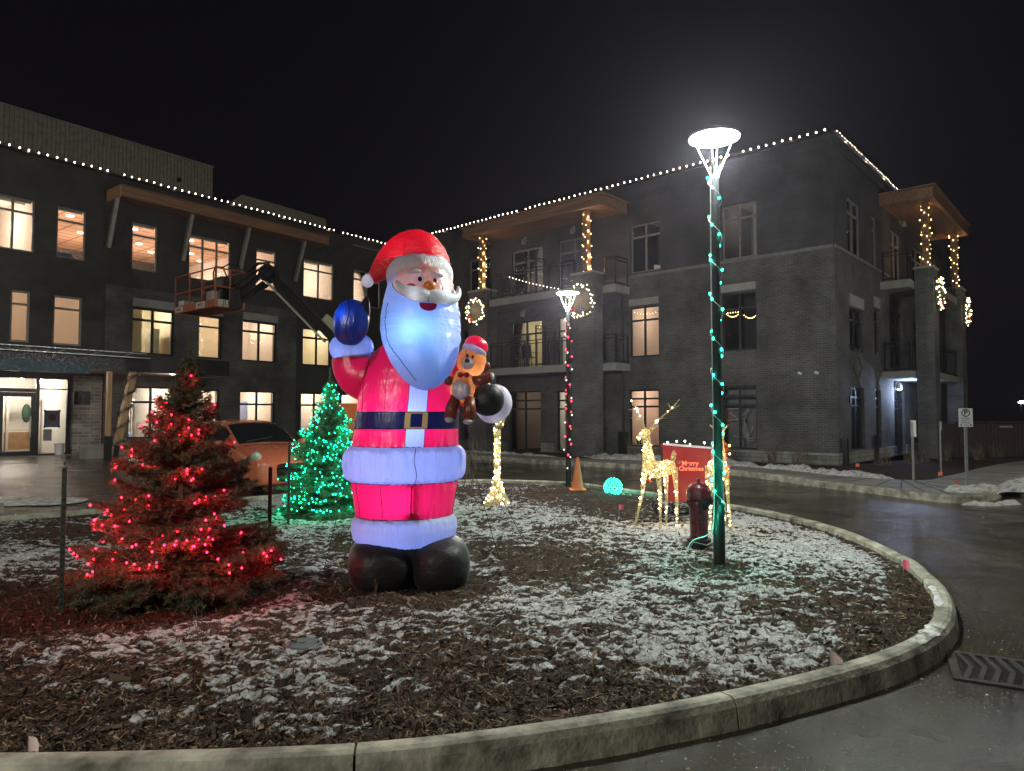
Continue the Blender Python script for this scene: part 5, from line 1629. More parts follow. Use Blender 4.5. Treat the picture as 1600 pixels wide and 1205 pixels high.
# ------------------------------------------------------------------ gold light figures
def goldmat():
    m, t, out = newmat('gold_mesh')
    v = coords(t, 'Object')
    n = noise(t, v, 70, 2, .5)
    d = nn(t, 'ShaderNodeBsdfDiffuse'); tr = nn(t, 'ShaderNodeBsdfTranslucent'); g = nn(t, 'ShaderNodeBsdfGlossy'); h = nn(t, 'ShaderNodeBsdfTransparent')
    setc(d.inputs[0], (.70, .62, .34)); setc(tr.inputs[0], (.85, .78, .46)); setc(g.inputs[0], (.9, .75, .4)); g.inputs['Roughness'].default_value = .25
    nb = bump(t, n, 1.0, .03)
    for s in (d, tr, g): lk(t, nb, s.inputs['Normal'])
    a = nn(t, 'ShaderNodeMixShader'); a.inputs[0].default_value = .6; lk(t, d.outputs[0], a.inputs[1]); lk(t, tr.outputs[0], a.inputs[2])
    b = nn(t, 'ShaderNodeMixShader'); b.inputs[0].default_value = .2; lk(t, a.outputs[0], b.inputs[1]); lk(t, g.outputs[0], b.inputs[2])
    c = nn(t, 'ShaderNodeMixShader'); lk(t, ramp(t, n, [(.46, 0.0), (.52, .92)]), c.inputs[0]); lk(t, b.outputs[0], c.inputs[1]); lk(t, h.outputs[0], c.inputs[2])
    lk(t, c.outputs[0], out.inputs[0])
goldmat()
emis('sparkle', (1.0, .90, .70), 34)
emis('sparkle_gold', (1.0, .72, .28), 16)
def sparkle(parent, pts, r, kinds=('sparkle', 'sparkle_gold'), power=0, every=8):
    for i, p in enumerate(pts):
        bulb(parent, p, kinds[i % len(kinds)], r)
        if power and i % every == 0: point(parent, Vector(p) + Vector((0, -.05, 0)), power, (1, .74, .36), .03)
def on_tubes(tubes, n, rg_, k=1.0):
    out = []
    L = [sum((Vector(P[i + 1]) - Vector(P[i])).length * (R[i] + .02) for i in range(len(P) - 1)) for P, R in tubes]
    tot = sum(L)
    for (P, R), l in zip(tubes, L):
        for _ in range(max(1, int(n * l / tot))):
            s = rg_.random() * (len(P) - 1); i = int(s); u = s - i
            c = Vector(P[i]).lerp(Vector(P[i + 1]), u); r = R[i] * (1 - u) + R[i + 1] * u
            d = Vector(rg_.normal(size=3)); d.normalize()
            if d.y > .3: d.y = -d.y
            out.append(c + d * r * k)
    return out
def deer(loc, rz, label, antlers, seed, n=90):
    rg_ = np.random.default_rng(seed)
    t = thing('light_up_deer', label, 'deer figure', loc, rz, group='gold light-up deer')
    body = [((.22, 0, .80), (.12, 0, .78), (0, 0, .78), (-.18, 0, .80), (-.28, 0, .82)), (.07, .112, .10, .105, .06)]
    neck = [((.20, 0, .80), (.25, 0, .95), (.27, 0, 1.10), (.29, 0, 1.24)), (.105, .08, .055, .048)]
    head = [((.26, 0, 1.28), (.33, 0, 1.27), (.42, 0, 1.22), (.46, 0, 1.20)), (.052, .056, .032, .022)]
    b = B().tube(*body, 16).tube(*neck, 14).build('body', 'gold_mesh', t, smooth=True)
    h = B().tube(*head, 12)
    h = h.build('head', 'gold_mesh', t, smooth=True)
    for s in (-1, 1): B().tube([(.25, s * .05, 1.31), (.20, s * .12, 1.37)], [.022, .006], 6).build('ear', 'gold_mesh', h)
    tubes = [body, neck, head]
    for x, y, dx, dy in ((.20, -.09, .16, -.06), (.16, .09, .03, .05), (-.24, -.08, -.06, -.04), (-.22, .08, .02, .05)):
        P = [(x, y, .80), (x + dx * .35 - .02, y + dy * .4, .46), (x + dx, y + dy, .02)]; R = (.046, .022, .015)
        B().tube(P, R, 8).build('leg', 'gold_mesh', t, smooth=True); tubes.append((P, R))
    B().tube([(-.28, 0, .86), (-.33, 0, .98), (-.32, 0, 1.02)], [.035, .035, .01], 8).build('tail', 'gold_mesh', t, smooth=True)
    if antlers:
        for s in (-1, 1):
            a = B()
            M = [Vector((.26, s * .04, 1.32)), Vector((.20, s * .13, 1.45)), Vector((.12, s * .27, 1.58)), Vector((.10, s * .40, 1.72))]
            a.tube(M, [.012, .010, .008, .004], 6)
            for i, (dx, dy, dz) in ((1, (.10, .03, .10)), (1, (.12, .10, .02)), (2, (.10, .02, .09)), (2, (.11, .09, .0)), (2, (-.07, .08, .05)), (1, (-.09, .05, .03))):
                a.tube([M[i], M[i] + Vector((dx, s * dy, dz))], [.008, .003], 5)
            a.build('antler', 'gold_mesh', t)
            tubes.append((M, (.012, .012, .012, .012)))
    pts = on_tubes(tubes, n, rg_)
    sparkle(t, pts[:98], .0095)
    for p, e in (((.0, 0, .80), 1.0), ((.25, 0, 1.0), .7), ((.32, 0, 1.26), .25), ((-.2, 0, .80), .5)): point(t, p, e, (1, .72, .34), .02)
    point(t, (0, -.32, .35), 2.6, (1, .70, .34), .1)
    return t
def stand(px, Y): 
    x = (px - 800) / FPX * Y
    return x, Y, iz(x, Y)
deer(stand(1030, 9.35), R_(222), 'gold light-up deer with lit antlers left of the red sleigh', True, 3)
x, y, z = stand(1119, 9.35)
deer((x, y, z), R_(262), 'gold light-up deer half hidden behind the tall lamp post', False, 4, 80)
for px, dy, lab in ((1014, .12, 'orange red ribbon garland on the near side of the antlered deer'), (1132, -.05, 'orange red ribbon garland on the deer behind the lamp post')):
    x, y, z = stand(px, 9.35 + dy)
    g = thing('ribbon_garland', lab, 'garland', (x, y, z))
    b = B()
    for k in range(26):
        zz = .62 + .52 * k / 26; a = rnd.random() * 6.28
        b.bar((rnd.uniform(-.03, .03), rnd.uniform(-.03, .03), zz), (.07 * math.cos(a), .07 * math.sin(a), zz + rnd.uniform(-.03, .05)), .035, .004)
    b.tube([(0, 0, 0.58), (0, 0, 1.15)], .006, 5)
    b.build('ribbon', pbr('ribbon_orange', (.85, .09, .02), .45) if 'ribbon_orange' not in MATS else 'ribbon_orange', g)
    for k in range(5): bulb(g, (rnd.uniform(-.05, .05), -.06, .66 + .11 * k), 'sparkle_gold', .012)
    point(g, (0, -.12, .85), 1.6, (1, .45, .2), .05)
# sleigh
x, y, z = stand(1074, 10.15)
sl = thing('light_up_sleigh', 'red sleigh with tapering side, white rim and orange Merry Christmas lettering', 'sleigh', (x, y, z), R_(-7))
pbr('sleigh_red', (.22, .004, .010), .45, var=.15, nscale=3, bstr=.1)
b = B()
tw, bw_, zt, zb_ = .375, .30, 1.03, .26
for yy0, yy1 in ((-.22, -.19), (.19, .22)):
    b.add([(-tw, yy0, zt + .03), (tw, yy0, zt - .03), (bw_, yy0, zb_), (-bw_ - .04, yy0, zb_), (-tw, yy1, zt + .03), (tw, yy1, zt - .03), (bw_, yy1, zb_), (-bw_ - .04, yy1, zb_)],
          [(0, 1, 2, 3), (7, 6, 5, 4), (0, 4, 5, 1), (1, 5, 6, 2), (2, 6, 7, 3), (3, 7, 4, 0)])
b.box(-.33, .30, -.189, .189, zb_ + .01, zb_ + .04)
b.bar((-tw + .02, 0, zt - .0), (-bw_ - .02, 0, zb_ + .05), .37, .02); b.bar((tw - .02, 0, zt - .06), (bw_ - .02, 0, zb_ + .05), .37, .02)
b.build('body', 'sleigh_red', sl)
B().bar((-tw, -.205, zt + .045), (tw, -.205, zt - .015), .04, .03).build('rim', 'plush_white', sl)
b = B()
for s in (-.2, .2):
    b.tube([(-.48, s, .22), (-.50, s, .12), (-.42, s, .04), (.2, s, .03), (.42, s, .04)], .014, 6); b.tube([(-.2, s, .03), (-.2, s, .27)], .01, 5); b.tube([(.2, s, .03), (.2, s, .27)], .01, 5)
b.build('runners', 'black_metal', sl)
emis('glow_orange', (1.0, .20, .11), 1.6)  # glow put into the lettering material so the words stand out
MT = lambda x, z, s=1: Matrix.Translation((x, -.226, z)) @ Matrix.Rotation(math.pi / 2, 4, 'X')
textmesh('Merry', .095, 'lettering', 'glow_orange', sl, MT(.0, .80), .002, bold=.003)
textmesh('Christmas', .084, 'lettering', 'glow_orange', sl, MT(.015, .725), .002, bold=.003)
b = B()
for a in (60, 90, 120, 150): b.bar((-.15, -.226, .79), (-.15 + .055 * math.cos(R_(a)), -.226, .79 + .055 * math.sin(R_(a))), .008, .004)
b.build('emblem', pbr('emblem_grey', (.35, .25, .25), .5), sl)
sparkle(sl, [(-.34 + .13 * k + rnd.uniform(-.05, .05), -.2, zt + .075 - .010 * k + rnd.uniform(-.01, .03)) for k in range(6)], .012, ('sparkle', 'sparkle_gold'))
point(sl, (0, -.55, 1.15), .5, (1, .75, .5), .05)
# lantern post figure
x, y, z = stand(777, 11.7)
gl = thing('light_up_lantern', 'gold light-up lantern post with flared woven base beside the man figure', 'lantern figure', (x, y, z))
b = B().lathe([(.235, .0), (.22, .03), (.165, .12), (.115, .24), (.075, .36), (.050, .45), (.052, .55), (.062, .72), (.055, .95), (.050, 1.10), (.062, 1.18), (.055, 1.26)], 22, caps=False)
b.build('post', 'gold_mesh', gl, smooth=True)
b = B().lathe([(.055, 1.26), (.095, 1.28), (.095, 1.30), (.06, 1.31)], 16, (.01, 0, 0)); b.build('collar', 'brass_nylon', gl)
M6 = Matrix.Translation((.03, 0, 1.31)) @ Matrix.Rotation(R_(9), 4, 'Y')
lt = B().lathe([(.062, 0), (.115, .26)], 6, caps=False, M=M6).build('lantern', 'gold_mesh', gl)
B().lathe([(.13, .26), (.125, .285), (.07, .34), (.02, .36)], 6, M=M6).build('lantern_roof', 'plush_white', lt)
b = B()
for k in range(6):
    a0 = k * math.pi / 3; a1 = a0 + math.pi / 3
    p = lambda r, a, z: M6 @ Vector((r * math.cos(a), r * math.sin(a), z))
    b.tube([p(.064, a0, 0), p(.117, a0, .26)], .005, 5); b.tube([p(.064, a0, 0), p(.117, a1, .26)], .003, 4); b.tube([p(.064, a1, 0), p(.117, a0, .26)], .003, 4)
b.build('lantern_frame', 'brass_nylon', lt)
rg_ = np.random.default_rng(8); pts = []
for k in range(84):
    zq = rg_.random() ** 1.4 * 1.6; rr = float(np.interp(zq, [0, .12, .24, .45, 1.2, 1.3, 1.6], [.22, .16, .11, .05, .05, .06, .09])); a = rg_.random() * 6.283
    pts.append((rr * math.cos(a) + (.04 if zq > 1.3 else 0), -abs(rr * math.sin(a)), zq + .02))
sparkle(gl, pts, .010)
for zq, e in ((.14, 1.2), (.5, .5), (.9, .5), (1.45, .5)): point(gl, (0, 0, zq), e, (1, .76, .34), .02)
# glowing ball
x, y, z = stand(957, 13.7)
gb = thing('light_ball', 'glowing teal ball of lights lying at the far edge of the bed', 'light ball', (x, y, z + .12))
b = B()
for k in range(9):
    a = k * math.pi / 9
    b.tube([(.17 * math.cos(q) * math.cos(a), .17 * math.cos(q) * math.sin(a), .17 * math.sin(q)) for q in np.linspace(0, 6.283, 25)], .003, 4, False)
for q in (-.9, -.4, 0, .4, .9): b.torus((0, 0, .17 * math.sin(q)), .17 * math.cos(q), .003, 24, 4)
b.build('wire_frame', 'green_wire', gb)
for k in range(90):
    zq = 1 - 2 * (k + .5) / 90; rr = math.sqrt(1 - zq * zq); a = k * 2.39996
    bulb(gb, (.17 * rr * math.cos(a), .17 * rr * math.sin(a), .17 * zq), 'teal_bulb', .014)
point(gb, (0, -.2, .12), 5, (0, 1, .6), .08); point(gb, (.0, .0, .32), 4, (0, 1, .6), .08)

# ------------------------------------------------------------------ small things in the bed
x, y, z = stand(902, 13.6)
pbr('cone_orange', (.80, .24, .09), .55, var=.08)
cn = thing('traffic_cone', 'tall faded orange cone standing by the distant lamp post', 'traffic cone', (x, y, z))
B().lathe([(.125, .03), (.115, .06), (.03, .62), (.022, .64)], 24).build('cone', 'cone_orange', cn, smooth=False)
B().prism([(-.16, -.16), (.16, -.16), (.16, .16), (-.16, .16)], .0, .03).build('foot', 'cone_orange', cn, bev=.01)
b = B(); b.tube([(.24, 0, 0), (.25, 0, .32), (.27, 0, .36), (.29, 0, .32), (.28, 0, .0)], .006, 5)
tag(b.build('wire_hoop', 'green_wire', M=Matrix.Translation((x, y, z))), 'thin green wire hoop stuck in the bed beside the cone', 'wire')
# hydrant
x, y, z = stand(1090, 7.98)
hy = thing('fire_hydrant', 'dark red fire hydrant with side nozzle just left of the tall lamp post', 'fire hydrant', (x, y, z), R_(8))
pbr('hydrant_red', (.085, .009, .016), .30, var=.04, coat=.5, bstr=.1)
B().lathe([(.115, -.03), (.115, .07), (.135, .075), (.135, .11), (.115, .115)], 24).build('flange', 'black_metal', hy)
B().lathe([(.104, .115), (.100, .14), (.108, .44), (.122, .50), (.122, .56)], 28).build('barrel', 'hydrant_red', hy, smooth=True)
bn = B().lathe([(.134, .56), (.138, .60), (.136, .65), (.120, .69), (.085, .725), (.05, .74), (.001, .742)], 28, caps=False)
for k in range(8):
    a = k * math.pi / 4; bn.bar((.137 * math.cos(a), .137 * math.sin(a), .60), (.07 * math.cos(a), .07 * math.sin(a), .732), .014, .012)
bn.build('bonnet', 'hydrant_red', hy, smooth=False)
B().lathe([(.018, .735), (.018, .785), (.010, .79)], 5).build('operating_nut', 'black_metal', hy)
for a, r, l in ((0, .048, .15), (-math.pi / 2, .062, .165), (math.pi, .048, .13)):
    M = Matrix.Translation((0, 0, .53 if r < .05 else .515)) @ Matrix.Rotation(a, 4, 'Z') @ Matrix.Rotation(math.pi / 2, 4, 'Y')
    nz = B().lathe([(r * .8, .08), (r * .8, l - .05), (r, l - .05), (r, l), (r * .35, l + .003), (r * .35, l + .03)], 16, M=M).build('nozzle_cap', 'hydrant_red' if a == math.pi else 'black_metal', hy)
B().tube([(.11, -.1, .08), (.02, -.16, .06), (-.13, -.15, .10), (-.16, -.1, .02)], .006, 6).build('chain', 'galv', hy)
# stakes
def stake(px, py, Y, label, ztop):
    x = (px - 800) / FPX * Y; z = iz(x, Y)
    t = thing('steel_stake', label, 'stake', (x, Y, z), R_(20), group='green steel stakes')
    h = ztop - z
    b = B(); b.box(-.017, .017, -.003, .003, -.1, h); b.box(-.0025, .0025, .003, .026, -.1, h)
    b.build('post', pbr('stake_green', (.018, .035, .022), .5, var=.2) if 'stake_green' not in MATS else 'stake_green', t)
    b = B()
    for k in range(int(h / .055)): b.box(-.006, .006, -.008, -.0032, .08 + k * .055, .10 + k * .055)
    b.build('studs', 'black_metal', t)
stake(104, 0, 5.25, 'leftmost green steel stake standing left of the red lit tree', 1.65 - (730 - 648) / FPX * 5.25)
stake(424, 0, 6.5, 'green steel stake standing right of the red lit tree', 1.65 - (730 - 648) / FPX * 6.5)
stake(453, 0, 9.6, 'thin dark stake at the left edge of the green lit tree', 1.65 - (692 - 648) / FPX * 9.6)
# marker flags
def flag(px, py, col, label, rz, w_=.075, h_=.06, sh=.22, tilt=0):
    g = Vector((0, 0, 0)); x = (px - 800) / FPX; Y = 1.5 / ((py - 648) / FPX)
    X = x * Y; z = iz(X, Y)
    t = thing('marker_flag', label, 'marker flag', (X, Y, z), rz, group='small marker flags in the bed')
    B().tube([(0, 0, 0), (0, 0, sh)], .0022, 5).build('wire', 'galv', t)
    m_ = 'flag_' + col
    b = B(); n = 6
    vs = []
    for k in range(n + 1):
        u = k / n; q = .012 * math.sin(u * 4.5)
        vs += [(u * w_, q, sh - tilt * u), (u * w_ * .96, q * 1.3, sh - h_ * (1 - .25 * u) - tilt * u)]
    b.add(vs, [(2 * k, 2 * k + 2, 2 * k + 3, 2 * k + 1) for k in range(n)])
    o = b.build('flag', m_, t); s = o.modifiers.new('thick', 'SOLIDIFY'); s.thickness = .001
pbr('flag_pink', (.85, .16, .26), .5, var=.05); pbr('flag_pale', (.72, .60, .56), .5, var=.05); pbr('flag_orange', (.9, .2, .08), .5, var=.05)
flag(1405, 885, 'pink', 'pink marker flag at the right rim of the bed', R_(-60), .07, .10, .16)
flag(966, 806, 'pink', 'small pink marker flag below the teal light ball', R_(-40), .09, .08, .19)
flag(1290, 1028, 'pale', 'pale crumpled marker flag leaning at the lower right of the bed', R_(-30), .07, .09, .15, .05)
flag(60, 1152, 'pale', 'pinkish white marker flag at the lower left by the kerb', R_(-15), .075, .07, .11, .02)
# bare weeds and saplings
def weed(px, Y, h, n, seed, label, w_=.0035, z=None, group='dry stems in the bed', name='dry_stem', cat='dry stem'):
    r = random.Random(seed); x = (px - 800) / FPX * Y
    z = iz(x, Y) if z is None else z
    b = B()
    for k in range(n):
        a = r.random() * 6.28; s = r.uniform(.5, 1); l = h * s
        p = Vector((0, 0, -.01)); P = [p]
        for i in range(4):
            p = p + Vector((math.cos(a) * l * .06, math.sin(a) * l * .06, l / 4)); a += r.uniform(-.7, .7); P.append(p.copy())
        b.tube(P, [w_, w_ * .8, w_ * .7, w_ * .5, w_ * .25], 4, False)
        for i in (1, 2, 3):
            for _ in range(2):
                a2 = r.random() * 6.28; q = P[i] + Vector((math.cos(a2) * l * .12, math.sin(a2) * l * .12, l * .16)); b.tube([P[i], q], [w_ * .5, w_ * .2], 3, False)
    o = b.build(name, 'dry_stem', M=Matrix.Translation((x, Y, z)))
    WM[o.name] = Matrix.Translation((x, Y, z))
    tag(o, label, cat, group)
pbr('dry_stem', (.15, .11, .075), .8)
weed(589, 5.85, .34, 3, 1, 'forked dry stem standing in front of the left boot')
weed(318, 4.7, .30, 3, 2, 'thin dry stems in the snow in front of the red lit tree')
weed(765, 4.9, .26, 2, 3, 'single thin dry stem in the snow below the right boot', .002)
weed(1020, 5.2, .22, 2, 4, 'short thin stem in the teal tinted snow below the lamp', .002)
weed(540, 8.6, .12, 4, 5, 'low dark tuft left of the boots', .004)
for k, px in enumerate((725, 738, 712)):
    weed(px, 14.6 + k * .5, 1.35 - .2 * k, 7, 20 + k, ['bare leafless sapling just right of the belt of the figure', 'smaller bare sapling behind the first right of the figure', 'low bare twigs close behind the right side of the figure'][k], .007, None, 'bare saplings', 'sapling', 'sapling')
def shrubs(F, pts, seed, labels, h=.5):
    r = random.Random(seed)
    for i, (s, o, hh) in enumerate(pts):
        p = F @ Vector((s, o, .1)); b = B()
        for k in range(34):
            a = r.random() * 6.28; l = hh * r.uniform(.5, 1.1); sp_ = r.uniform(.1, .55)
            o0 = Vector((r.uniform(-.22, .22), r.uniform(-.15, .15), 0))
            P = [o0, o0 + Vector((math.cos(a) * sp_ * l * .5, math.sin(a) * sp_ * l * .5 + r.uniform(-.06, .06), l * r.uniform(.4, .6))), o0 + Vector((math.cos(a) * sp_ * l + r.uniform(-.05, .05), math.sin(a) * sp_ * l, l))]
            b.tube(P, [.007, .005, .0025], 3, False)
            q2 = P[1] + Vector((r.uniform(-.15, .15), r.uniform(-.15, .15), .12)); b.tube([P[1], q2], [.004, .002], 3, False)
        o_ = b.build('bare_shrub', 'dry_stem', M=Matrix.Translation(p)); WM[o_.name] = Matrix.Translation(p)
        tag(o_, labels[i], 'shrub', 'bare shrubs along the building')
shrubs(FR, [(6.8, .7, .75), (5.6, .7, .7), (4.4, .6, .8), (3.2, .6, .75), (1.9, .6, .85), (.9, .7, .8)], 5, ['bare shrub under the tan lit ground window, left one', 'bare shrub under the right edge of the tan lit ground window', 'bare shrub against the wall between the two ground windows, near the antlers', 'bare shrub left of the tall lamp post against the stone base', 'bare shrub under the ornament window', 'bare shrub on the front wall nearest the building corner'])
shrubs(FS, [(-.8, 1.0, .55), (-2.2, 1.5, .5), (-3.4, 1.6, .55), (-4.4, 2.0, .6), (-6.0, 2.7, .6), (-8.0, 3.0, .55), (-11.5, 3.4, .6), (-14, 4, .7), (-16, 4.4, .8)], 6, ['bare shrub just round the building corner', 'low bare shrub under the narrow side window', 'brown bare shrub beside the edge-on sign post', 'brown bare shrub at the foot of the nearer side pier', 'bare shrub in front of the blue lit alcove', 'bare shrub beside the blue bin', 'bare shrub right of the parking sign post', 'bare shrub in front of the wooden fence, left one', 'bare shrub in front of the wooden fence, right one'])

# ------------------------------------------------------------------ signs, bin, fence on the right
pbr('sign_white', (.80, .82, .80), .45, var=.06); pbr('sign_green', (.01, .09, .055), .5, var=.05); pbr('print_dark', (.02, .02, .022), .5)
ps = thing('parking_sign', 'white parking sign with green circled P on a steel post', 'sign', (9.30, 14.25, .12), R_(-12))
B().box(-.025, .025, .004, .04, 0, 1.42).build('post', 'galv', ps)
bd = B().box(-.13, .13, -.004, .003, 1.28, 1.66).build('board', 'sign_white', ps, bev=.002)
B().torus((0, -.006, 1.565), .072, .010, 32, 8, Matrix.Rotation(math.pi / 2, 4, 'X'), rz=.002).build('ring', 'sign_green', bd)
fx = lambda x, z: Matrix.Translation((x, -.0065, z)) @ Matrix.Rotation(math.pi / 2, 4, 'X')
textmesh('P', .125, 'lettering', 'print_dark', bd, fx(0, 1.565), .001, bold=.004)
for tx, z, s in (('LOADING', 1.452, .040), ('ZONE NO', 1.408, .040), ('PARKING', 1.364, .040)): textmesh(tx, s, 'lettering', 'print_dark', bd, fx(0, z), .001)
textmesh('ONLY', .034, 'lettering', 'print_dark', bd, fx(0, 1.318), .001)
b = B()
for s in (-1, 1): b.add([(s * .115, -.0065, 1.318), (s * .075, -.0065, 1.34), (s * .075, -.0065, 1.296)], [(0, 1, 2)])
b.build('arrows', 'print_dark', bd)
p = Vector((9.29, 16.1, .12))
es = thing('road_sign', 'white sign seen edge on at the end of the planting bed', 'sign', p, R_(80))
B().box(-.025, .025, .004, .04, 0, 1.36).build('post', 'galv', es); B().box(-.15, .15, -.004, .003, 1.02, 1.40).build('board', 'sign_white', es)
p = at(1470, 690, 18.5)
es = thing('road_sign', 'small bare marker post between the edge-on sign and the parking sign', 'post', (p.x, p.y, .1), R_(75))
B().box(-.02, .02, 0, .03, 0, 1.35).build('post', 'galv', es); B().box(-.10, .10, -.004, -.001, 1.15, 1.38).build('board', 'galv', es)
p = Sw(8.9, 1.5, .1)
bn = thing('recycling_bin', 'blue bin with pale lid standing in the lit alcove', 'bin', p, R_(30))
pbr('bin_blue', (.03, .10, .28), .5); B().box(-.24, .24, -.24, .24, 0, .62).build('bin', 'bin_blue', bn, bev=.03); B().box(-.34, .34, -.28, .28, .62, .70).build('lid', 'sign_white', bn, bev=.02)
for k, (px, Y) in enumerate(((1463, 16.6), (1487, 14.3), (1335, 19.4))):
    x = (px - 800) / FPX * Y
    t = thing('marker_flag', ['orange marker flag in the dark shrubs below the bin', 'orange scrap marker beside the parking sign snow pile', 'orange marker flag in the snow at the building corner'][k], 'marker flag', (x, Y, .12), 0, group='orange marker flags near the building')
    B().tube([(0, 0, 0), (0, 0, .16)], .003, 4).build('wire', 'galv', t); B().box(0, .10, -.002, .002, .08, .17).build('flag', 'flag_orange', t)
fe = thing('wooden_fence', 'brown board fence at the far right behind the building', 'fence', (14.9, 25.2, 0), R_(4))
pbr('fence_brown', (.045, .026, .020), .8, var=.3, nscale=3, stretch=(5, 5, .4))
b = B()
for k in range(26): b.box(.02 + k * .15, .155 + k * .15, 0, .02, .05, 1.32)
b.build('boards', 'fence_brown', fe)
b = B()
for x in (0, 1.3, 2.6, 3.9): b.box(x - .04, x + .04, .021, .10, 0, 1.36)
b.build('posts', 'fence_brown', fe)
B().box(-.04, 3.95, -.02, .1, 1.362, 1.40).build('rail', 'fence_brown', fe)
b = B(); b.box(.2, .6, -.03, -.021, 1.18, 1.22); b.box(2.9, 3.4, -.03, -.021, 1.18, 1.24); b.build('hinge', 'galv', fe)

# ------------------------------------------------------------------ balcony furniture
def chair(F, s, o, z, rz, label):
    M = F @ Matrix.Translation((s, o, z)) @ Matrix.Rotation(rz, 4, 'Z')
    t = thing('balcony_chair', label, 'chair', M=M, group='balcony chairs')
    B().box(-.23, .23, -.22, .22, .42, .45).build('seat', 'black_metal', t)
    B().bar((0, .22, .45), (0, .30, .92), .44, .03, up=(0, 1, 0)).build('backrest', 'black_metal', t)
    for sx in (-.21, .21):
        for sy in (-.2, .2): B().bar((sx, sy, 0), (sx, sy, .62 if sy < 0 else .45), .03).build('leg', 'black_metal', t)
        B().bar((sx, -.22, .63), (sx, .25, .63), .04, .025).build('armrest', 'black_metal', t)
chair(FR, 12.9, .75, 6.46, .3, 'dark chair on the top balcony by the left pier')
chair(FR, 12.3, .7, 3.56, -.2, 'dark chair on the lower balcony behind the bear, left one')
chair(FR, 11.75, .7, 3.56, .2, 'dark chair on the lower balcony under the lit door')

# ------------------------------------------------------------------ entrance: posts, garland, bucket, blocks
p = Lw(14.95, 3.3, .22)
tp = thing('timber_post', 'upright timber canopy post on a steel shoe left of the slanted post', 'post', p, math.atan2(DL[1], DL[0]))
B().box(-.09, .09, -.09, .09, 0, .75).build('shoe', 'black_metal', tp); B().box(-.065, .065, -.065, .065, .752, 2.80).build('post', 'timber_raw', tp)
B().box(-.10, .10, -.10, .10, .0, .0).build('cap', 'black_metal', tp) if False else None
p = Lw(14.55, 3.3, .22)
a0 = Vector((.12, 0, .45)); a1 = Vector((-.33, 0, 2.80))
tp2 = thing('timber_post', 'slanted timber canopy post wound with dark garland by the entrance', 'post', p, math.atan2(DL[1], DL[0]))
B().bar(a0, a1, .20, .20, up=(0, 1, 0)).build('post', 'timber_raw', tp2)
B().bar(a0 + Vector((.04, 0, -.42)), a0, .12, .12, up=(0, 1, 0)).build('shoe', 'black_metal', tp2)
ga = thing('garland', 'dark evergreen garland spiralled round the slanted timber post', 'garland', p, math.atan2(DL[1], DL[0]))
C = []; D = []; rg_ = np.random.default_rng(4)
for i in range(150):
    t_ = i / 149; c = a0.lerp(a1, t_); a = t_ * 2 * math.pi * 4.5
    c = c + Vector((.17 * math.cos(a), .17 * math.sin(a), 0))
    for k in range(14): C.append(tuple(c + Vector(rg_.normal(0, .025, 3)))); D.append(rg_.normal(size=3))
fastmesh('foliage', needles(np.array(C), np.array(D), .07, .008, rg_), np.arange(3 * len(C)).reshape(-1, 3), 'needles', ga)
for i in range(18):
    t_ = (i + .5) / 18; c = a0.lerp(a1, t_); a = t_ * 2 * math.pi * 4.5
    bulb(ga, c + Vector((.2 * math.cos(a), .2 * math.sin(a), 0)), 'unlit_bulb' if 'unlit_bulb' in MATS else pbr('unlit_bulb', (.6, .6, .62), .1, bstr=0).name, .03)
for k, (s, o, w_, lab) in enumerate(((14.1, 1.6, .42, 'grey concrete block at the foot of the slanted post'), (15.25, 3.0, .3, 'smaller grey concrete block behind the upright timber post'))):
    cb = B().box(-w_, w_, -.25, .25, 0, .42).build('concrete_block', 'concrete', F=Matrix.Translation(Lw(s, o, .24)) @ Matrix.Rotation(math.atan2(DL[1], DL[0]), 4, 'Z'), bev=.015)
    tag(cb, lab, 'block')
bk = thing('bucket', 'white plastic bucket standing by the glass entrance wall', 'bucket', Lw(15.22, .30, .288))
B().lathe([(.125, 0), (.155, .37), (.165, .37), (.165, .39), (.14, .39)], 20).build('pail', 'sign_white', bk)
B().tube([(-.16, 0, .34), (-.1, -.1, .22), (.1, -.1, .22), (.16, 0, .34)], .005, 5).build('handle', 'galv', bk)

# ------------------------------------------------------------------ hatchback
pbr('car_paint', (.64, .17, .085), .26, metal=.0, var=.05, nscale=1.0, bstr=0, coat=1.0, rvar=.04)
pbr('rubber', (.02, .02, .02), .7); pbr('hubcap', (.30, .30, .31), .35, metal=.6)
pbr('headlamp', (.50, .58, .50), .08, var=.15, nscale=30, bstr=.3, coat=1.0)
gzc = float(groundz(-5.2, 15.2))
car = thing('parked_car', 'orange compact hatchback parked between the red and green lit trees', 'car', (-5.16, 15.02, gzc), R_(-45))
ST = [# x, w, zb, bw, bz, rw, rz, tz
    (.80, .30, .34, .28, .62, .16, .645, .65), (.77, .58, .24, .54, .66, .34, .69, .70), (.66, .72, .20, .67, .74, .46, .78, .80), (.42, .80, .19, .73, .84, .54, .89, .915), (.10, .835, .19, .77, .915, .60, .975, 1.0), (-.22, .845, .19, .79, .965, .64, 1.03, 1.06),
    (-.62, .85, .19, .80, .985, .62, 1.26, 1.31), (-1.02, .85, .19, .80, 1.0, .585, 1.43, 1.49), (-1.65, .85, .19, .80, 1.02, .58, 1.475, 1.535), (-2.3, .85, .19, .79, 1.035, .565, 1.44, 1.50), (-2.72, .83, .20, .77, 1.03, .54, 1.34, 1.39), (-2.95, .78, .25, .72, .98, .52, 1.06, 1.08), (-3.02, .70, .32, .62, .80, .4, .83, .84)]
rowsC = []
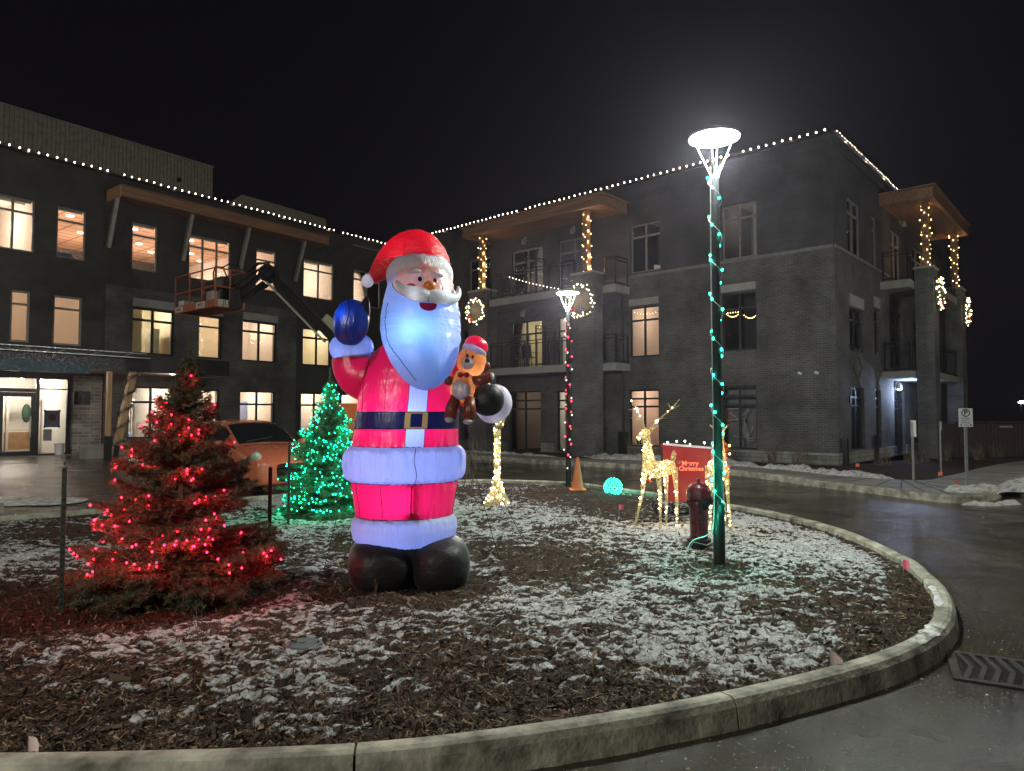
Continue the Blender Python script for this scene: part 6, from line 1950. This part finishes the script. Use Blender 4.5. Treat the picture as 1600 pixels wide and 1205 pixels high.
for x, w_, zb_, bw_, bz, rw, rz_, tz in ST:
    sec = [(0, zb_), (w_ * .86, zb_), (w_ * .98, zb_ + .12), (w_, .48 + (zb_ - .19) * .5), (w_ * .985, min(.72, bz - .06)), (bw_, bz), ((bw_ + rw) / 2 + .012, (bz + rz_) / 2), (rw, rz_), (rw * .55, tz - .012), (0, tz)]
    rowsC.append([(x,) + q for q in sec])
A = np.array(rowsC)                       # stations x rows x 3
A = np.stack([catmull(A[:, j], 6, False) for j in range(A.shape[1])], 1)
A = np.stack([catmull(A[i], 4, False) for i in range(A.shape[0])], 0)
A[..., 2] = np.maximum(A[..., 2], .17)
nst, nr = A.shape[:2]
pc_ = {}
for i in range(nst - 1):
    for j in range(nr - 1):
        c = (A[i, j] + A[i + 1, j + 1]) / 2
        key = 'body'
        if j >= 28 and -.98 < c[0] < -.24: key = 'windscreen'
        elif 21 <= j <= 26 and -2.45 < c[0] < -.62 and not -1.72 < c[0] < -1.64: key = 'side_window'
        elif j >= 28 and -2.93 < c[0] < -2.6: key = 'rear_window'
        pc_.setdefault(key, []).append((i, j))
for key, cells in pc_.items():
    b = B()
    for sg in (1, -1):
        ix = {}
        for i, j in cells:
            ids = []
            for a_ in ((i, j), (i + 1, j), (i + 1, j + 1), (i, j + 1)):
                if a_ not in ix:
                    ix[a_] = len(b.v); q = A[a_]; b.v.append((q[0], q[1] * sg, q[2]))
                ids.append(ix[a_])
            b.f.append(tuple(ids if sg < 0 else ids[::-1]))
    cb = b.build(key, 'car_paint' if key == 'body' else 'dark_glass', car, smooth=True)
    if key == 'body': cbody = cb
for s in (-1, 1):
    Mx = Matrix.Rotation(s * R_(30), 4, 'Z') @ Matrix.Rotation(R_(-28), 4, 'Y')
    B().ball((.51, s * .60, .745), (.235, .125, .125), 20, 14, Mx).build('headlight', 'headlamp', car, smooth=True)
    B().ball((.705, s * .58, .34), (.045, .05, .045), 14, 10).build('fog_light', 'headlamp', car, smooth=True)
    B().ball((.675, s * .58, .34), (.05, .13, .065), 16, 10, Matrix.Rotation(s * R_(35), 4, 'Z')).build('fog_light_recess', 'black_metal', car, smooth=True)
    mr = B().ball((-.50, s * .95, 1.04), (.07, .10, .075), 14, 10).build('mirror', 'car_paint', car, smooth=True)
    B().bar((-.46, s * .83, 1.0), (-.48, s * .90, 1.02), .04).build('mirror_arm', 'black_metal', mr)
    for xw in (0, -2.46):
        Mw = Matrix.Translation((xw, s * .845, .295)) @ Matrix.Rotation(-s * math.pi / 2, 4, 'X')
        B().lathe([(.355, -.03), (.355, .012), (.33, .014)], 32, M=Mw).build('arch_disc', 'black_metal', car)  # dark disc standing in for the shaded wheel well
        wh = B().lathe([(.20, -.12), (.285, -.10), (.295, -.06), (.295, .01), (.28, .035), (.205, .035)], 32, M=Mw).build('wheel', 'rubber', car, smooth=False)
        hb = B().lathe([(.20, .036), (.19, .045), (.06, .03), (.05, .05), (.001, .052)], 24, caps=False, M=Mw)
        for k in range(8):
            a = k * math.pi / 4
            q0 = Mw @ Vector((.06 * math.cos(a), .06 * math.sin(a), .044)); q1 = Mw @ Vector((.19 * math.cos(a), .19 * math.sin(a), .05))
            hb.bar(q0, q1, .03, .012)
        hb.build('hubcap', 'hubcap', wh)
B().ball((.775, 0, .575), (.045, .30, .040), 24, 10).build('grille', 'black_metal', car, smooth=True)
B().ball((.765, 0, .31), (.045, .36, .05), 24, 10).build('lower_grille', 'black_metal', car, smooth=True)
B().bar((-.20, -.5, 1.075), (-.35, .15, 1.16), .02).build('wiper', 'black_metal', car)
B().box(.812, .822, -.15, .15, .40, .50).build('number_plate', 'black_metal', car)
b = B()
for s in (-1, 1): b.box(-.05, .0, s * .35 - .11, s * .35 + .11, 0, .25, Matrix.Translation((-1.15, 0, .95)))
b.build('seats', 'black_metal', car)

# ------------------------------------------------------------------ boom lift
pbr('lift_orange', (.60, .15, .03), .5, var=.2); pbr('lift_cream', (.32, .31, .23), .55, var=.2); pbr('lift_rust', (.30, .07, .035), .6, var=.25); pbr('decal_white', (.5, .48, .42), .6)
lf = thing('boom_lift', 'articulated boom lift with orange work basket raised in front of the left wing', 'boom lift', (-3.9, 19.7, float(groundz(-3.9, 19.7))))
LO = Vector((-3.9, 19.7, float(groundz(-3.9, 19.7))))
K = Vector((-8.44, 19.6, 4.74)) - LO
e1 = Vector((-.775, .632, 0)); e2 = Vector((.632, .775, 0)); up = Vector((0, 0, 1))
bk_ = thing('tmp', None, None); bpy.data.objects.remove(bk_)
def q(a, c, z): return K + e1 * a + e2 * c + up * z
LW, SW_ = 2.4, .9
pl = B()
MB_ = Matrix.Identity(4)
for i, v in enumerate((e1, e2, up)):
    for r in range(3): MB_[r][i] = v[r]
for r in range(3): MB_[r][3] = K[r]
pl.box(0, LW, 0, SW_, 0, .05, MB_)
plat = pl.build('basket_floor', 'lift_rust', lf)
tb = B(); tb.box(0, LW, -.012, 0, -.02, .20, MB_); tb.box(-.012, 0, 0, SW_, -.02, .20, MB_); tb.box(LW, LW + .012, 0, SW_, -.02, .20, MB_); tb.box(0, LW, SW_, SW_ + .012, -.02, .20, MB_)
tb.build('toe_board', 'lift_rust', lf)
r_ = B()
def rail(P): r_.tube([q(*p) for p in P], .021, 6)
rail([(0, 0, 1.1), (LW, 0, 1.1), (LW, SW_, 1.1), (0, SW_, 1.1), (0, 0, 1.1)])
rail([(0, 0, .58), (LW, 0, .58), (LW, SW_, .58), (0, SW_, .58), (0, 0, .58)])
for a, c in ((0, 0), (.75, 0), (1.5, 0), (LW, 0), (LW, SW_), (1.6, SW_), (.8, SW_), (0, SW_), (0, .45)): rail([(a, c, .05), (a, c, 1.1)])
r_.build('guard_rail', 'lift_rust', lf)
r_ = B()
rail([(.35, .15, .5), (.35, .12, 1.0), (.30, .15, 1.18), (.25, .35, 1.2), (.25, .5, .9)]); rail([(.1, .2, 1.1), (.0, .4, 1.26), (.0, .7, 1.26), (.1, .85, 1.1)]); rail([(1.9, .3, .6), (1.7, .3, .78), (1.2, .3, .72)]); rail([(1.6, .5, .5), (1.3, .5, .75), (.8, .5, .7)])
r_.build('hand_holds', 'black_metal', lf)
b = B(); b.box(.2, .6, .3, .75, .62, .92, MB_); b.box(.3, .5, .4, .7, .1, .6, MB_); b.box(.9, 1.25, .2, .5, .05, .35, MB_); b.build('control_console', 'black_metal', lf)
B().box(.45, .80, .15, .5, .05, .50, MB_).build('tool_box', 'corrugated', lf)
B().box(1.95, 2.3, .05, .35, .05, .36, MB_).build('load_bag', 'decal_white', lf)
MD = MB_ @ Matrix.Translation((0, 0, 0))
def decal(txt, a, z, face, size, w_, h_, bgm='decal_white'):
    b = B()
    if face == 'long': b.box(a - w_ / 2, a + w_ / 2, -.017, -.013, z - h_ / 2, z + h_ / 2, MB_)
    else: b.box(-.017, -.013, a - w_ / 2, a + w_ / 2, z - h_ / 2, z + h_ / 2, MB_)
    o = b.build('decal', bgm, lf)
    ctr = q(a, -.019, z) if face == 'long' else q(-.019, a, z)
    xd = -e1 if face == 'long' else e2
    M = Matrix.Identity(4); nrm = xd.cross(up)
    for r in range(3): M[r][0] = xd[r]; M[r][1] = up[r]; M[r][2] = nrm[r]; M[r][3] = ctr[r]
    textmesh(txt, size, 'lettering', 'print_dark', o, M, .001, bold=.003)
decal('800 LB', .80, .10, 'long', .10, .52, .17); decal('800 LB', 2.12, .08, 'long', .10, .46, .15); decal('JLG', .38, .11, 'short', .20, .60, .19, 'lift_cream')
E = Vector(at(420, 428, 20.6)) - LO; T = Vector(at(598, 604, 19.9)) - LO
mount = q(-.02, .5, .25)
b = B(); b.bar(mount, mount + Vector((.28, .0, .0)), .22, .55); b.tube([mount + Vector((.2, 0, -.1)), E + Vector((-.15, 0, -.28))], .075, 10); b.tube([mount + Vector((.2, 0, .18)), E + Vector((-.12, 0, .05))], .085, 10); b.tube([mount + Vector((.1, 0, -.22)), E + Vector((.0, 0, -.32))], .05, 8)
b.tube([mount + Vector((.1, -.05, .3)), mount + Vector((.5, -.1, .75)), E + Vector((-.3, -.05, .30)), E + Vector((.05, -.1, .30))], .04, 8); b.tube([mount + Vector((.1, .05, .25)), mount + Vector((.4, .05, .62)), E + Vector((-.2, .05, .22)), E + Vector((.2, .02, .2)), E + Vector((.3, .02, -.1))], .035, 8)
b.build('jib', 'black_metal', lf)
Mj = Matrix.Rotation(math.pi / 2, 4, 'X')
B().lathe([(.26, -.16), (.26, .16)], 20, E, M=None).build('knuckle', 'black_metal', lf, M=Matrix.Translation(E) @ Mj @ Matrix.Translation(-E))
b = B(); m1 = E.lerp(T, .62); b.bar(E + Vector((.05, 0, -.02)), m1, .26, .30, up=(0, 1, 0)); b.build('inner_boom', 'black_metal', lf)
b = B(); b.bar(E + Vector((.0, -.16, -.28)), E.lerp(T, .55) + Vector((-.12, -.16, -.22)), .05, .16, up=(0, 1, 0)); b.bar(E.lerp(T, .45) + Vector((.16, 0, .14)), T + Vector((.22, 0, .18)), .32, .20, up=(0, 1, 0)); b.bar(E.lerp(T, .62), T, .34, .46, up=(0, 1, 0))
b.build('outer_boom', 'lift_cream', lf)
b = B()
for u in (.12, .28, .44): b.ball(E.lerp(T, u) + Vector((-.10, -.20, -.20)), .035, 8, 6)
b.build('bolts', 'black_metal', lf)
b = B(); b.bar(T, Vector((.9, .1, 1.5)), .34, .40, up=(0, 1, 0)); b.build('riser', 'lift_cream', lf)
b = B(); b.box(-1.0, 1.4, -.55, .55, .95, 1.95); b.build('turret', 'lift_orange', lf, bev=.06)
B().box(-1.3, 1.3, -.75, .75, .45, .85).build('chassis', 'black_metal', lf, bev=.03)
for x in (-1.1, 1.1):
    for y in (-.9, .9): B().lathe([(.22, -.16), (.42, -.15), (.45, -.1), (.45, .1), (.42, .15), (.22, .16)], 24).build('wheel', 'rubber', lf, M=Matrix.Translation((x, y, .45)) @ Matrix.Rotation(math.pi / 2, 4, 'X'))

x, y = (478 - 800) / FPX * 4.55, 4.55
vc = thing('valve_cover', 'flat blue grey disc lying in the mulch in front of the boots', 'cover', (x, y, iz(x, y) + .012))
B().lathe([(.115, -.03), (.115, .004), (.105, .012), (.02, .014), (.02, .020), (.001, .020)], 28, caps=False).build('lid', pbr('slate', (.10, .12, .14), .5).name, vc)
B().lathe([(.125, -.03), (.125, .0), (.117, .002)], 28, caps=False).build('rim', 'steel_grey', vc)

# ------------------------------------------------------------------ added haze imitating the lens glow round the lamps
m, t, out = newmat('haze')
pv = nn(t, 'ShaderNodeVolumePrincipled')
setc(pv.inputs['Color'], (.84, .78, .98)); pv.inputs['Density'].default_value = .0008  # purple of the lamp glow is put into the haze colour
pv.inputs['Anisotropy'].default_value = .78
lk(t, pv.outputs[0], out.inputs['Volume'])
hz_ = B().box(-70, 70, -30, 90, -1.2, 22).build('haze', 'haze')
hz_['kind'] = 'stuff'; hz_['label'] = 'thin added haze standing in for lens glow round the street lamps'; hz_['category'] = 'haze'
S.cycles.volume_bounces = 0
